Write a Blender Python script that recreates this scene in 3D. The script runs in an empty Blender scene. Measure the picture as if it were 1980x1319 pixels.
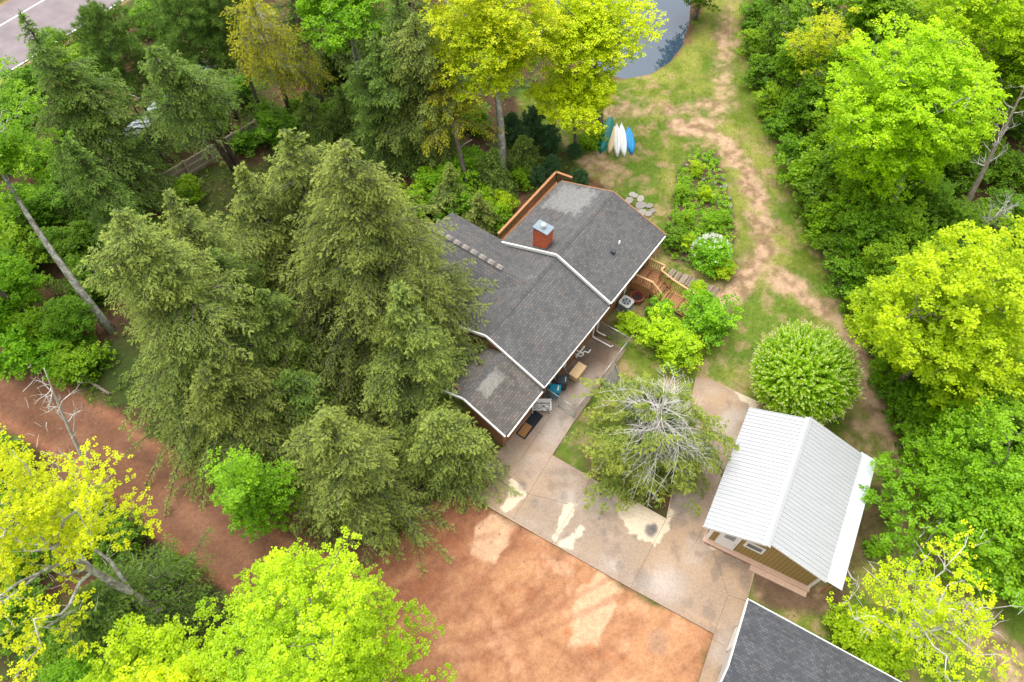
import bpy, bmesh, math, random
import numpy as np
from mathutils import Vector, Matrix
R = math.radians
sc = bpy.context.scene

# ------------------------------------------------------------------ camera, sky, sun, exposure
CAM_H, FPX = 38.0, 1380.0
PITCH = math.atan((1545 - 659.5) / FPX)            # angle between the view axis and straight down
cam_d = bpy.data.cameras.new("camera"); cam = bpy.data.objects.new("camera", cam_d)
sc.collection.objects.link(cam); sc.camera = cam
cam.location = (0, 0, CAM_H); cam.rotation_euler = (PITCH, 0, 0)
cam_d.sensor_width = 36; cam_d.lens = 36 * FPX / 1980; cam_d.clip_start = .1; cam_d.clip_end = 2000

SUN_EL, SUN_AZ = R(74), R(-40)                     # azimuth from +Y towards +X
w = bpy.data.worlds.new("World"); sc.world = w; w.use_nodes = True
wn, wl = w.node_tree.nodes, w.node_tree.links
sky = wn.new("ShaderNodeTexSky"); sky.sky_type = 'NISHITA'; sky.sun_disc = False
sky.sun_elevation = SUN_EL; sky.sun_rotation = SUN_AZ; sky.air_density = 1; sky.dust_density = 4; sky.ozone_density = 1
hs = wn.new("ShaderNodeHueSaturation"); hs.inputs['Saturation'].default_value = .12
wl.new(sky.outputs[0], hs.inputs['Color']); wl.new(hs.outputs[0], wn['Background'].inputs[0])
wn['Background'].inputs[1].default_value = .15
sun_d = bpy.data.lights.new("sun", 'SUN'); sun_d.energy = .8; sun_d.angle = R(80); sun_d.color = (1, .96, .9)
sun = bpy.data.objects.new("sun", sun_d); sc.collection.objects.link(sun)
sv = Vector((math.sin(SUN_AZ) * math.cos(SUN_EL), math.cos(SUN_AZ) * math.cos(SUN_EL), math.sin(SUN_EL)))
sun.rotation_euler = sv.to_track_quat('Z', 'Y').to_euler(); sun.location = sv * 200
sc.view_settings.view_transform = 'Standard'; sc.view_settings.look = 'None'
sc.view_settings.gamma = 1; sc.view_settings.use_curve_mapping = False
sc.view_settings.exposure = 1.14
sc.render.engine = 'CYCLES'
sc.cycles.max_bounces = 8; sc.cycles.diffuse_bounces = 6; sc.cycles.glossy_bounces = 2
sc.cycles.transmission_bounces = 4; sc.cycles.transparent_max_bounces = 4
sc.cycles.use_denoising = True

# ------------------------------------------------------------------ helpers
def at(u, v, z=0.0):
    """ground plan position of a point of the survey photo, at height z"""
    cp, sp = math.cos(PITCH), math.sin(PITCH)
    x, y, f = u - 990, v - 659.5, FPX
    dy, dz = -y * cp + f * sp, -y * sp - f * cp
    t = (z - CAM_H) / dz
    return Vector((x * t, dy * t, z))
A_H, A_C = R(53.8), R(62.3)
def HL(u, y, z=0):                                 # house frame to world
    return Vector((u * math.cos(A_H) - y * math.sin(A_H), u * math.sin(A_H) + y * math.cos(A_H), z))

def link(o):
    sc.collection.objects.link(o); return o
def tag(o, label=None, cat=None, group=None, kind=None):
    if label: o['label'] = label
    if cat: o['category'] = cat
    if group: o['group'] = group
    if kind: o['kind'] = kind
    return o
def thing(name, label, cat, loc=(0, 0, 0), rz=0, group=None):
    o = link(bpy.data.objects.new(name, None)); o.location = loc; o.rotation_euler = (0, 0, rz)
    o.empty_display_size = .3
    return tag(o, label, cat, group)
def np_mesh(name, V, k, tint=None, mats=(), midx=None, smooth=False):
    """mesh from an (n,3) vertex array whose faces are consecutive runs of k vertices, or k = index array"""
    me = bpy.data.meshes.new(name)
    V = np.asarray(V, np.float32)
    me.vertices.add(len(V)); me.vertices.foreach_set("co", V.ravel())
    if isinstance(k, int): F = np.arange(len(V), dtype=np.int32).reshape(-1, k)
    else: F = np.asarray(k, np.int32); k = F.shape[1]
    me.loops.add(F.size); me.loops.foreach_set("vertex_index", F.ravel())
    me.polygons.add(len(F)); me.polygons.foreach_set("loop_start", np.arange(0, F.size, k, dtype=np.int32))
    if midx is not None: me.polygons.foreach_set("material_index", np.asarray(midx, np.int32))
    if tint is not None:
        a = me.attributes.new("tint", 'FLOAT', 'FACE'); a.data.foreach_set("value", np.asarray(tint, np.float32))
    for m in mats: me.materials.append(m)
    me.update(calc_edges=True)
    if smooth: me.polygons.foreach_set("use_smooth", np.ones(len(F), bool))
    return me
class MB:
    """collects boxes, prisms and tubes into one mesh"""
    def __init__(s): s.v = []; s.f = []; s.m = []
    def add(s, vs, fs, mi=0):
        n = len(s.v); s.v += [tuple(p) for p in vs]; s.f += [tuple(n + i for i in q) for q in fs]; s.m += [mi] * len(fs)
    def box(s, x0, x1, y0, y1, z0, z1, mi=0, M=None):
        vs = [Vector((x, y, z)) for z in (z0, z1) for x, y in ((x0, y0), (x1, y0), (x1, y1), (x0, y1))]
        if M is not None: vs = [M @ p for p in vs]
        s.add(vs, [(3, 2, 1, 0), (4, 5, 6, 7), (0, 1, 5, 4), (1, 2, 6, 5), (2, 3, 7, 6), (3, 0, 4, 7)], mi)
    def beam(s, a, b, wd, h, mi=0, up=(0, 0, 1)):
        a, b = Vector(a), Vector(b); d = (b - a).normalized(); u = Vector(up)
        if abs(d.dot(u)) > .98: u = Vector((1, 0, 0))
        sd = d.cross(u).normalized() * wd / 2; u2 = sd.cross(d).normalized() * h / 2
        vs = [p + i * sd + j * u2 for p in (a, b) for i, j in ((-1, -1), (1, -1), (1, 1), (-1, 1))]
        s.add(vs, [(0, 1, 2, 3), (7, 6, 5, 4), (4, 5, 1, 0), (5, 6, 2, 1), (6, 7, 3, 2), (7, 4, 0, 3)], mi)
    def tube(s, pts, rad, n=6, mi=0, cap=True):
        pts = [Vector(p) for p in pts]
        if not hasattr(rad, '__len__'): rad = [rad] * len(pts)
        b = len(s.v); u = None
        for i, p in enumerate(pts):
            d = (pts[min(i + 1, len(pts) - 1)] - pts[max(i - 1, 0)]).normalized()
            if u is None: u = d.orthogonal().normalized()
            u = (u - d * u.dot(d)).normalized() if (u - d * u.dot(d)).length > 1e-5 else d.orthogonal().normalized()
            v = d.cross(u)
            for k in range(n):
                t = 2 * math.pi * k / n; s.v.append(tuple(p + (u * math.cos(t) + v * math.sin(t)) * rad[i]))
        for i in range(len(pts) - 1):
            for k in range(n):
                k2 = (k + 1) % n
                s.f.append((b + i * n + k, b + i * n + k2, b + (i + 1) * n + k2, b + (i + 1) * n + k)); s.m.append(mi)
        if cap:
            s.f.append(tuple(b + k for k in range(n))[::-1]); s.f.append(tuple(b + (len(pts) - 1) * n + k for k in range(n))); s.m += [mi] * 2
    def prism(s, poly, z0, z1, mi=0):
        n = len(poly); vs = [(p[0], p[1], z0) for p in poly] + [(p[0], p[1], z1) for p in poly]
        s.add(vs, [tuple(range(n))[::-1], tuple(range(n, 2 * n))] + [(i, (i + 1) % n, n + (i + 1) % n, n + i) for i in range(n)], mi)
    def cyl(s, c, r, z0, z1, n=16, mi=0, r1=None):
        s.tube([(c[0], c[1], z0), (c[0], c[1], z1)], [r, r if r1 is None else r1], n, mi)
    def mesh(s, name, mats, smooth=False, bevel=0):
        me = bpy.data.meshes.new(name); me.from_pydata(s.v, [], s.f)
        for m in (mats if isinstance(mats, (list, tuple)) else [mats]): me.materials.append(m)
        me.polygons.foreach_set("material_index", s.m)
        if bevel or True:
            bm = bmesh.new(); bm.from_mesh(me)
            if bevel:
                bmesh.ops.bevel(bm, geom=bm.edges[:], offset=bevel, segments=2, affect='EDGES', clamp_overlap=True)
            bmesh.ops.recalc_face_normals(bm, faces=bm.faces[:])
            bm.to_mesh(me); bm.free()
        if smooth: me.polygons.foreach_set("use_smooth", [True] * len(me.polygons))
        me.update(); return me
    def build(s, name, mats, parent=None, smooth=False, bevel=0):
        o = link(bpy.data.objects.new(name, s.mesh(name, mats, smooth, bevel)))
        if parent: o.parent = parent
        return o
def part(name, me, parent):
    o = link(bpy.data.objects.new(name, me)); o.parent = parent; return o

# ------------------------------------------------------------------ materials
class NT:
    def __init__(s, name):
        s.mat = bpy.data.materials.new(name); s.mat.use_nodes = True
        s.t = s.mat.node_tree; s.n = s.t.nodes; s.b = s.n['Principled BSDF']; s.out = s.n['Material Output']
    def node(s, typ, **kw):
        nd = s.n.new(typ)
        for k, v in kw.items():
            if k.startswith('i_'):
                key = k[2:]; nd.inputs[int(key) if key.isdigit() else key.replace('_', ' ')].default_value = v
            else: setattr(nd, k, v)
        return nd
    def link(s, a, b): s.t.links.new(a, b)
    def coord(s, which='Object', scale=None):
        c = s.node('ShaderNodeTexCoord').outputs[which]
        if scale is not None:
            m = s.node('ShaderNodeMapping'); m.inputs['Scale'].default_value = scale; s.link(c, m.inputs[0]); c = m.outputs[0]
        return c
    def noise(s, vec, scale, detail=4, rough=.6):
        nd = s.node('ShaderNodeTexNoise'); nd.inputs['Scale'].default_value = scale
        nd.inputs['Detail'].default_value = detail; nd.inputs['Roughness'].default_value = rough
        s.link(vec, nd.inputs['Vector']); return nd.outputs['Fac']
    def ramp(s, fac, stops):
        r = s.node('ShaderNodeValToRGB'); e = r.color_ramp.elements
        while len(e) < len(stops): e.new(.5)
        for i, (p, c) in enumerate(stops):
            e[i].position = p; e[i].color = (c[0], c[1], c[2], 1) if hasattr(c, '__len__') else (c, c, c, 1)
        s.link(fac, r.inputs[0]); return r.outputs[0]
    def mix(s, a, b, fac, mode='MIX'):
        m = s.node('ShaderNodeMix', data_type='RGBA', blend_type=mode)
        for sock, val in ((m.inputs[0], fac), (m.inputs[6], a), (m.inputs[7], b)):
            if hasattr(val, 'is_output'): s.link(val, sock)
            elif hasattr(val, '__len__'): sock.default_value = (*val[:3], 1)
            else: sock.default_value = val
        return m.outputs[2]
    def math(s, op, a, b=0.0, clamp=False):
        m = s.node('ShaderNodeMath', operation=op, use_clamp=clamp)
        for i, val in enumerate((a, b)):
            if hasattr(val, 'is_output'): s.link(val, m.inputs[i])
            else: m.inputs[i].default_value = val
        return m.outputs[0]
    def bump(s, h, strength=.3, dist=.02):
        b = s.node('ShaderNodeBump'); b.inputs['Strength'].default_value = strength; b.inputs['Distance'].default_value = dist
        s.link(h, b.inputs['Height']); s.link(b.outputs[0], s.b.inputs['Normal'])
    def finish(s, col, rough=.8, spec=.3, metal=0):
        if hasattr(col, 'is_output'): s.link(col, s.b.inputs['Base Color'])
        else: s.b.inputs['Base Color'].default_value = (*col, 1)
        if hasattr(rough, 'is_output'): s.link(rough, s.b.inputs['Roughness'])
        else: s.b.inputs['Roughness'].default_value = rough
        s.b.inputs['Specular IOR Level'].default_value = spec; s.b.inputs['Metallic'].default_value = metal
        return s.mat
def plain(name, c, rough=.6, spec=.3, metal=0, var=.18, scale=3.0):
    t = NT(name); co = t.coord()
    n = t.noise(co, scale, 5, .65)
    col = t.mix(tuple(x * (1 - var) for x in c), tuple(min(1, x * (1 + var)) for x in c), n)
    n2 = t.noise(co, scale * 9, 3, .6)
    col = t.mix(col, tuple(x * .7 for x in c), t.math('MULTIPLY', t.math('GREATER_THAN', n2, .62), .35))
    return t.finish(col, rough, spec, metal)
def leafmat(name, a, b, trans=.35, var=.14):
    """two-tone foliage: a = old growth, b = new growth; colour chosen per leaf by the tint attribute"""
    t = NT(name)
    at_ = t.node('ShaderNodeAttribute', attribute_name='tint').outputs['Fac']
    col = t.mix(a, b, at_)
    rnd = t.node('ShaderNodeObjectInfo').outputs['Random']
    h = t.node('ShaderNodeHueSaturation'); t.link(col, h.inputs['Color'])
    t.link(t.math('ADD', t.math('MULTIPLY', rnd, .014), .493), h.inputs['Hue'])
    t.link(t.math('ADD', t.math('MULTIPLY', rnd, var), 1 - var / 2), h.inputs['Value'])
    d = t.node('ShaderNodeBsdfDiffuse'); t.link(h.outputs[0], d.inputs[0])
    tr = t.node('ShaderNodeBsdfTranslucent'); t.link(t.mix(h.outputs[0], (.92, 1.0, .3), .35, 'MULTIPLY'), tr.inputs[0])
    m = t.node('ShaderNodeMixShader'); m.inputs[0].default_value = trans
    t.link(d.outputs[0], m.inputs[1]); t.link(tr.outputs[0], m.inputs[2])
    g = t.node('ShaderNodeBsdfGlossy'); g.inputs['Roughness'].default_value = .45
    m2 = t.node('ShaderNodeMixShader'); m2.inputs[0].default_value = .018
    t.link(m.outputs[0], m2.inputs[1]); t.link(g.outputs[0], m2.inputs[2])
    t.link(m2.outputs[0], t.out.inputs['Surface']); t.n.remove(t.b)
    return t.mat
def bark(name, a, b, c=None, sc_=6):
    t = NT(name); co = t.coord(scale=(1, 1, .25)); n = t.noise(co, sc_, 6, .7)
    col = t.ramp(n, [(.35, a), (.62, b)])
    if c:
        n2 = t.noise(t.coord(), 3.2, 5, .7); col = t.mix(col, c, t.ramp(n2, [(.48, 0), (.6, 1)]))
    t.bump(n, .6, .03)
    return t.finish(col, .9, .1)

M = {}
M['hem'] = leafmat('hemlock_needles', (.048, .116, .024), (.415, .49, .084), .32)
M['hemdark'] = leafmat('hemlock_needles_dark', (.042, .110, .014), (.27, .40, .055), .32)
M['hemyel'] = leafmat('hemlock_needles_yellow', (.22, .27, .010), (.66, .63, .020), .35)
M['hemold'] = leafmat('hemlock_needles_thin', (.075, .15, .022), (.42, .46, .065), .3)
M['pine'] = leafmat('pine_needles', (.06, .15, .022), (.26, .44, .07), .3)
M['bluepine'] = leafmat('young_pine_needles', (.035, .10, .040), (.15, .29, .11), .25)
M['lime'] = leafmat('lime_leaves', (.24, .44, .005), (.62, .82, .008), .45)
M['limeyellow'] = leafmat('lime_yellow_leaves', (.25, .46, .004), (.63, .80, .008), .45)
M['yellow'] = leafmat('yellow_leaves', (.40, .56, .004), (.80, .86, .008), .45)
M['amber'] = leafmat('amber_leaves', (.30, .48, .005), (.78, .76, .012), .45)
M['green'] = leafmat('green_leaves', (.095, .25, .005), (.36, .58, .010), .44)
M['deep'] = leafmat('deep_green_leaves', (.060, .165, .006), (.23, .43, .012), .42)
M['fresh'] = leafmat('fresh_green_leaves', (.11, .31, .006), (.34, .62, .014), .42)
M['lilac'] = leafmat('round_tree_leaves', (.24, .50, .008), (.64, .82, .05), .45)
M['flower'] = leafmat('flower_heads', (.62, .66, .26), (.86, .86, .56), .3)
M['white_flower'] = leafmat('white_blossom', (.75, .75, .70), (.9, .9, .88), .3)
M['grassblade'] = leafmat('grass_blades', (.17, .27, .02), (.38, .45, .05), .4)
M['litter'] = leafmat('fallen_leaves', (.13, .065, .035), (.42, .27, .15), .05)
M['pebble'] = leafmat('loose_stones', (.16, .10, .07), (.55, .42, .33), .0)
M['cover'] = leafmat('ground_cover_leaves', (.04, .11, .01), (.22, .38, .025), .3)
M['bark'] = bark('bark_grey_brown', (.10, .08, .065), (.24, .20, .17))
M['barkdark'] = bark('bark_dark', (.05, .038, .03), (.15, .115, .09))
M['barkpale'] = bark('bark_pale_lichen', (.16, .14, .12), (.40, .37, .33), (.52, .55, .47))
M['barkbare'] = bark('bare_wood_grey', (.42, .39, .35), (.72, .69, .64), None, 9)
M['barkdead'] = bark('dead_wood_brown', (.16, .125, .095), (.36, .30, .24), None, 9)
M['twig'] = plain('twigs', (.13, .10, .075), .9, .1)

# ------------------------------------------------------------------ foliage generators
def unit(a): return a / np.maximum(np.linalg.norm(a, axis=-1, keepdims=True), 1e-9)
def hemlock(seed, H, Rr, cb=.06, nb=230, dens=1.0, dead=.05, lean_up=0.0, droop=.30, lf=1.0, trunk_r=None):
    """trunk mesh and crown arrays of a conifer whose boughs are flat drooping sprays"""
    g = np.random.default_rng(seed); mb = MB()
    tr = trunk_r or H * .0135
    mb.tube([(0, 0, -.3)] + [(.08 * math.sin(q * 5 + seed) * q, .08 * math.cos(q * 4 + seed) * q, q * H) for q in np.linspace(.05, 1, 9)],
            [tr * 1.25] + [tr * (1 - q) ** .8 + .012 for q in np.linspace(.05, 1, 9)], 8)
    VV, TT = [], []
    ph = g.uniform(0, 6.28, 4)
    for i in range(nb):
        t = cb + (1 - cb) * ((i + .5) / nb) ** .92
        f = (t - cb) / (1 - cb)
        az = i * 2.39996 + g.normal(0, .35)
        lump = 1 + .16 * math.sin(2 * az + ph[0]) + .12 * math.sin(3 * az + ph[1] + 5 * t) + .10 * math.sin(9 * t + ph[2])
        L = Rr * ((1 - f) ** .92 * 1.24 + .03) * g.uniform(.55, 1.15) * lump
        L *= .56 + .80 * float(vnoise(np.array(az % 6.283 * 1.7), np.array(t * H * .55 + seed * 3.3), 1.0, 2))
        if f < .12: L *= .75 + 2 * f
        a = .10 + .55 * f + lean_up + g.normal(0, .06); b = droop + .2 * g.random()
        org = np.array([0, 0, t * H * .985]); isdead = g.random() < dead
        if isdead: L *= .6
        boughs = [(org, az, L, a, b, 1.0)]
        if not isdead and L > .9:
            for sg in (-1, 1):
                for s0 in ((.30, .55) if L > 2.2 else (.38,)):
                    r = np.array([math.cos(az), math.sin(az), 0]); s0 += g.uniform(-.08, .08)
                    boughs.append((org + r * L * s0 + np.array([0, 0, L * (a * s0 - b * s0 * s0)]), az + sg * g.uniform(.45, .85), L * (1 - s0) * g.uniform(.6, .95), a - 1.6 * b * s0 + g.normal(0, .06), b, s0))
        for org, az2, L, a, b, s00 in boughs:
            r = np.array([math.cos(az2), math.sin(az2), 0]); ta = np.array([-r[1], r[0], 0]); wob = g.uniform(-.12, .12)
            def P(s): return org + np.outer(L * s, r) + np.outer(wob * L * np.sin(3 * s), ta) + np.outer(L * (a * s - b * s * s), (0, 0, 1))
            s5 = np.linspace(0, 1, 5)
            mb.tube(P(s5), [max(.006, (.012 + .011 * L) * (1 - .8 * q)) for q in s5], 3, 1 if isdead else 0, False)
            if isdead:
                for q in np.linspace(.3, .95, int(3 + L * 3)):
                    p0 = P(np.array([q]))[0]; d = r * .7 + ta * (1 if g.random() < .5 else -1) * .7 + np.array([0, 0, g.uniform(-.4, .3)])
                    mb.tube([p0, p0 + d * .2 * L, p0 + d * .36 * L + np.array([0, 0, -.05])], [.012, .009, .004], 3, 1, False)
                continue
            n = max(5, int(L / .105 * dens)); s = np.clip(np.linspace(.08 if s00 < 1 else .16, 1, n) + g.normal(0, .015, n), .05, 1)
            p = P(s); T = unit(P(s + .02) - P(s - .02))
            side = np.where(np.arange(n) % 2 == 0, 1., -1.)[:, None]
            tl = np.minimum(.62, .32 * L) * np.clip((1.04 - s), 0, 1) ** .6 * np.clip(s / .3, .35, 1) * g.uniform(.4, 1.4, n) + .12
            d = unit(T * .75 + ta * side * g.uniform(.4, 1.1, (n, 1)) + np.array([0, 0, 1.]) * g.normal(-.05, .30, (n, 1)))
            m = 8; q = np.linspace(.06, 1, m); bt = g.normal(0, .10)
            qq = np.clip(q + g.uniform(-.06, .06, (n, m)), .02, 1.0)
            base = p[:, None] + d[:, None] * (tl[:, None] * qq)[..., None]; base[..., 2] -= (.40 * tl[:, None] * qq ** 2)
            up = unit(np.array([0, 0, 1.]) + g.normal(0, .4, (n, m, 3)))
            pe = unit(np.cross(up, d[:, None]))
            sd = np.where(np.arange(m) % 2 == 0, 1., -1.)[None, :, None]
            ld = unit(d[:, None] * .8 + pe * sd * .7 + np.array([0, 0, -.18]) + g.normal(0, .18, (n, m, 3)))
            wd = np.cross(ld, up) * (.026 * lf * g.uniform(.7, 1.3, (n, m)))[..., None]
            le = lf * (.150 - .05 * qq) * g.uniform(.7, 1.3, (n, m))
            tri = np.stack([base - wd, base + wd, base + ld * le[..., None]], 2)
            VV.append(tri.reshape(-1, 3))
            sv_ = s[:, None] if s00 == 1 else s00 + (1 - s00) * s[:, None]
            ti = .08 + .58 * np.clip(sv_ - .35, 0, 1) + .42 * np.clip(qq - .35, 0, 1) * (.3 + sv_) + .22 * f + bt + g.normal(0, .09, (n, m))
            TT.append(np.clip(ti, 0, 1).ravel())
    return mb, np.concatenate(VV), np.concatenate(TT)
def put_hemlock(name, label, spec, base, mat, rz=0, lean=None, group=None, bark_='barkdark', cat='tree'):
    mb, V, T = hemlock(**spec) if isinstance(spec, dict) else spec
    o = thing(name, label, cat, base, rz, group)
    mb.build('trunk', [M[bark_], M['barkbare']], o, True)
    part('crown', np_mesh('crown', V, 3, T, [M[mat]]), o)
    set_lean(o, lean, rz)
    return o
def set_lean(o, lean, rz):
    if lean is None: return
    d = Vector((lean[0], lean[1], lean[2])).normalized()
    q = Vector((0, 0, 1)).rotation_difference(d)
    o.rotation_euler = (q.to_matrix() @ Matrix.Rotation(rz, 3, 'Z')).to_euler()

def leaves_at(g, pos, nl, size, spread=1.0, up=.15, tint=None, tvar=.15):
    """rosettes of nl folded leaves at every tip; returns quads and tints"""
    n = len(pos)
    az = np.linspace(0, 2 * np.pi, nl, endpoint=False)[None] + g.uniform(0, 6.28, (n, 1)) + g.normal(0, .25, (n, nl))
    el = g.normal(up - .25, .35, (n, nl))
    d = np.stack([np.cos(az) * np.cos(el), np.sin(az) * np.cos(el), np.sin(el)], -1)
    l = size * g.uniform(.65, 1.25, (n, nl))[..., None]
    nrm = unit(np.array([0, 0, 1.]) + g.normal(0, .35, (n, nl, 3)))
    sdv = unit(np.cross(d, nrm))
    b = pos[:, None] + d * (.25 * size * spread)
    mid = b + d * l * .48; mid[..., 2] += .04 * l[..., 0]
    tip = b + d * l; tip[..., 2] -= .10 * l[..., 0]
    Q = np.stack([b, mid + sdv * l * .42, tip, mid - sdv * l * .42], 2).reshape(-1, 3)
    ti = (tint[:, None] if tint is not None else .5) + g.normal(0, tvar, (n, nl))
    return Q, np.clip(ti, 0, 1).ravel()
def decid(seed, H, Rr, zc, Rz, nclump=220, tips=11, nl=6, size=.17, tr=.2, fork=.35, limbs=7, rc=.62, flat=.5,
          low=-.35, shell=.5, lump=.35, off=(0, 0), bare=0, wander=.35, top_t=.15):
    """broadleaf tree: limbs reach for clumps spread through a lumpy crown, every clump carries rosettes of leaves"""
    g = np.random.default_rng(seed); mb = MB()
    off = np.array([off[0], off[1], 0.0]); cc = np.array([0, 0, zc]) + off
    K = unit(g.normal(0, 1, (5, 3))); am = g.uniform(.5, 1, 5)
    C = []
    while len(C) < nclump:
        dv = unit(g.normal(0, 1, 3)); 
        if dv[2] < low and g.random() < .85: continue
        rr = g.random() ** shell
        lf = 1 + lump * (np.sum(am * np.cos(3.1 * np.arccos(np.clip(K @ dv, -1, 1)))) / 2.2) * .6
        p = dv * rr * lf * np.array([Rr, Rr, Rz])
        C.append(cc + p)
    C = np.array(C); C[:, 2] = np.maximum(C[:, 2], .25)
    zf = fork * H
    # trunk
    top = cc + np.array([0, 0, .35 * Rz])
    nt = 9; tq = np.linspace(0, 1, nt)
    tp = np.outer(tq, top); tp[:, :2] = np.outer(tq ** 1.5, top[:2]) + np.stack([.10 * np.sin(tq * 5 + seed), .10 * np.cos(tq * 4 + seed)], 1) * (tq * H / 8)[:, None]
    tp[0, 2] = -.3
    trr = tr * (1.15 - .95 * tq) + .015; trr[0] *= 1.25
    mb.tube(tp, list(trr), 8)
    # limbs by farthest points
    idx = [int(np.argmax(np.linalg.norm((C - cc) * [1, 1, .6], axis=1)))]
    for _ in range(limbs - 1):
        dmin = np.min(np.linalg.norm(C[:, None] - C[idx][None], axis=2), axis=1); idx.append(int(np.argmax(dmin)))
    nodes, nrad = [tp[i] for i in range(nt) if tp[i, 2] > zf], [trr[i] for i in range(nt) if tp[i, 2] > zf]
    for j, i in enumerate(idx):
        tgt = C[i]; h0 = min(max(zf, tgt[2] - np.linalg.norm(tgt[:2] - tp[-1, :2]) * g.uniform(.5, .9)), top[2] * .95)
        k = np.interp(h0, tp[:, 2], tq); p0 = np.array([np.interp(k, tq, tp[:, a]) for a in range(3)])
        r0 = np.interp(k, tq, trr) * .55
        s = np.linspace(0, 1, 8)[:, None]
        dist = np.linalg.norm(tgt - p0)
        bow = np.array([0, 0, .16 * dist]); wv = g.normal(0, .06 * dist * wander / .35, (8, 3)) * np.sin(np.pi * s)
        pts = p0 * (1 - s) + tgt * s + bow * np.sin(np.pi * s) * .6 + wv
        rad = r0 * (1 - .85 * s[:, 0]) + .008
        mb.tube(pts, list(rad), 5, 0, False)
        nodes += list(pts[1:]); nrad += list(rad[1:])
    N = np.array(nodes); nr = np.array(nrad)
    order = np.argsort(np.min(np.linalg.norm(C[:, None] - N[None], axis=2), axis=1))
    for c_i in order:
        c = C[c_i]; dd = np.linalg.norm(N - c, axis=1) + .8 * np.maximum(0, N[:, 2] - c[2])
        k = int(np.argmin(dd)); p0 = N[k]; dist = np.linalg.norm(c - p0)
        if dist < .05: continue
        s = np.linspace(0, 1, 4)[:, None]
        pts = p0 * (1 - s) + c * s + np.array([0, 0, .1 * dist]) * np.sin(np.pi * s) + g.normal(0, .05 * dist, (4, 3)) * np.sin(np.pi * s)
        r0 = min(nr[k] * .6, .012 + .012 * dist)
        rad = r0 * (1 - .7 * s[:, 0]) + .004
        mb.tube(pts, list(rad), 3, 0, False)
        N = np.concatenate([N, pts[2:]]); nr = np.concatenate([nr, rad[2:]])
    for _ in range(bare):                                     # leafless pale twigs sticking out of the crown
        c = C[g.integers(len(C))]; d = unit(c - np.array([0, 0, zf]) + g.normal(0, 1.2, 3)); l = g.uniform(.6, 1.8)
        pts = [N[int(np.argmin(np.linalg.norm(N - c, axis=1)))], c, c + d * l * .5 + g.normal(0, .1, 3), c + d * l + g.normal(0, .15, 3)]
        mb.tube(pts, [.03, .025, .018, .006], 4, 1, False)
        for q in range(4):
            a = np.array(pts[2]) * g.random() + np.array(pts[1]) * (1 - g.random()); e = unit(d + g.normal(0, .7, 3)) * l * .45
            mb.tube([a, a + e * .5 + g.normal(0, .04, 3), a + e], [.014, .010, .004], 3, 1, False)
    # leaves
    nC = len(C)
    rcs = rc * g.uniform(.65, 1.25, nC)
    a = g.uniform(0, 6.28, (nC, tips)); rr = np.sqrt(g.random((nC, tips)))
    out = unit(C - cc + np.array([0, 0, .5 * Rz]))
    off3 = np.stack([np.cos(a) * rr, np.sin(a) * rr, flat * (g.normal(.1, .32, (nC, tips)) - .55 * rr ** 2)], -1) * rcs[:, None, None]
    pos = (C[:, None] + off3 + out[:, None] * .1).reshape(-1, 3)
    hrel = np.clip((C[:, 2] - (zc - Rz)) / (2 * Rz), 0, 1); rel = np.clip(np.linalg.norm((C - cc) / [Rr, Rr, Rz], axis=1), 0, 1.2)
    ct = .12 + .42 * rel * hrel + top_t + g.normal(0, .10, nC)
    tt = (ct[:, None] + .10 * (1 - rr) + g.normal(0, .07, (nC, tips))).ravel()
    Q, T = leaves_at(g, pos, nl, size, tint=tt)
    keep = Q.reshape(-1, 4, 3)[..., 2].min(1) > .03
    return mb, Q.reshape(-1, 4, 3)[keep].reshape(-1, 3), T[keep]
def put_decid(name, label, spec, base, mat, rz=0, lean=None, group=None, bark_='bark', cat='tree', stem='trunk', sc_=None, crown='crown'):
    mb, V, T = decid(**spec) if isinstance(spec, dict) else spec
    o = thing(name, label, cat, base, rz, group)
    mb.build(stem, [M[bark_], M['barkbare']], o, True)
    part(crown, np_mesh(crown, V, 4, T, [M[mat]]), o)
    set_lean(o, lean, rz)
    return o
def copy_tree(o, loc, rz, s, label, group=None, mat=None):
    c = o.copy(); link(c); c.location = loc; c.rotation_euler = (0, 0, rz); c.scale = (s, s, s); c['label'] = label
    if group: c['group'] = group
    elif 'group' in c: del c['group']
    for ch in o.children:
        d = ch.copy(); link(d); d.parent = c
        if mat and ch.name.split('.')[0] in ('crown', 'foliage'):
            d.material_slots[0].link = 'OBJECT'; d.material_slots[0].material = M[mat]
    return c
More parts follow.
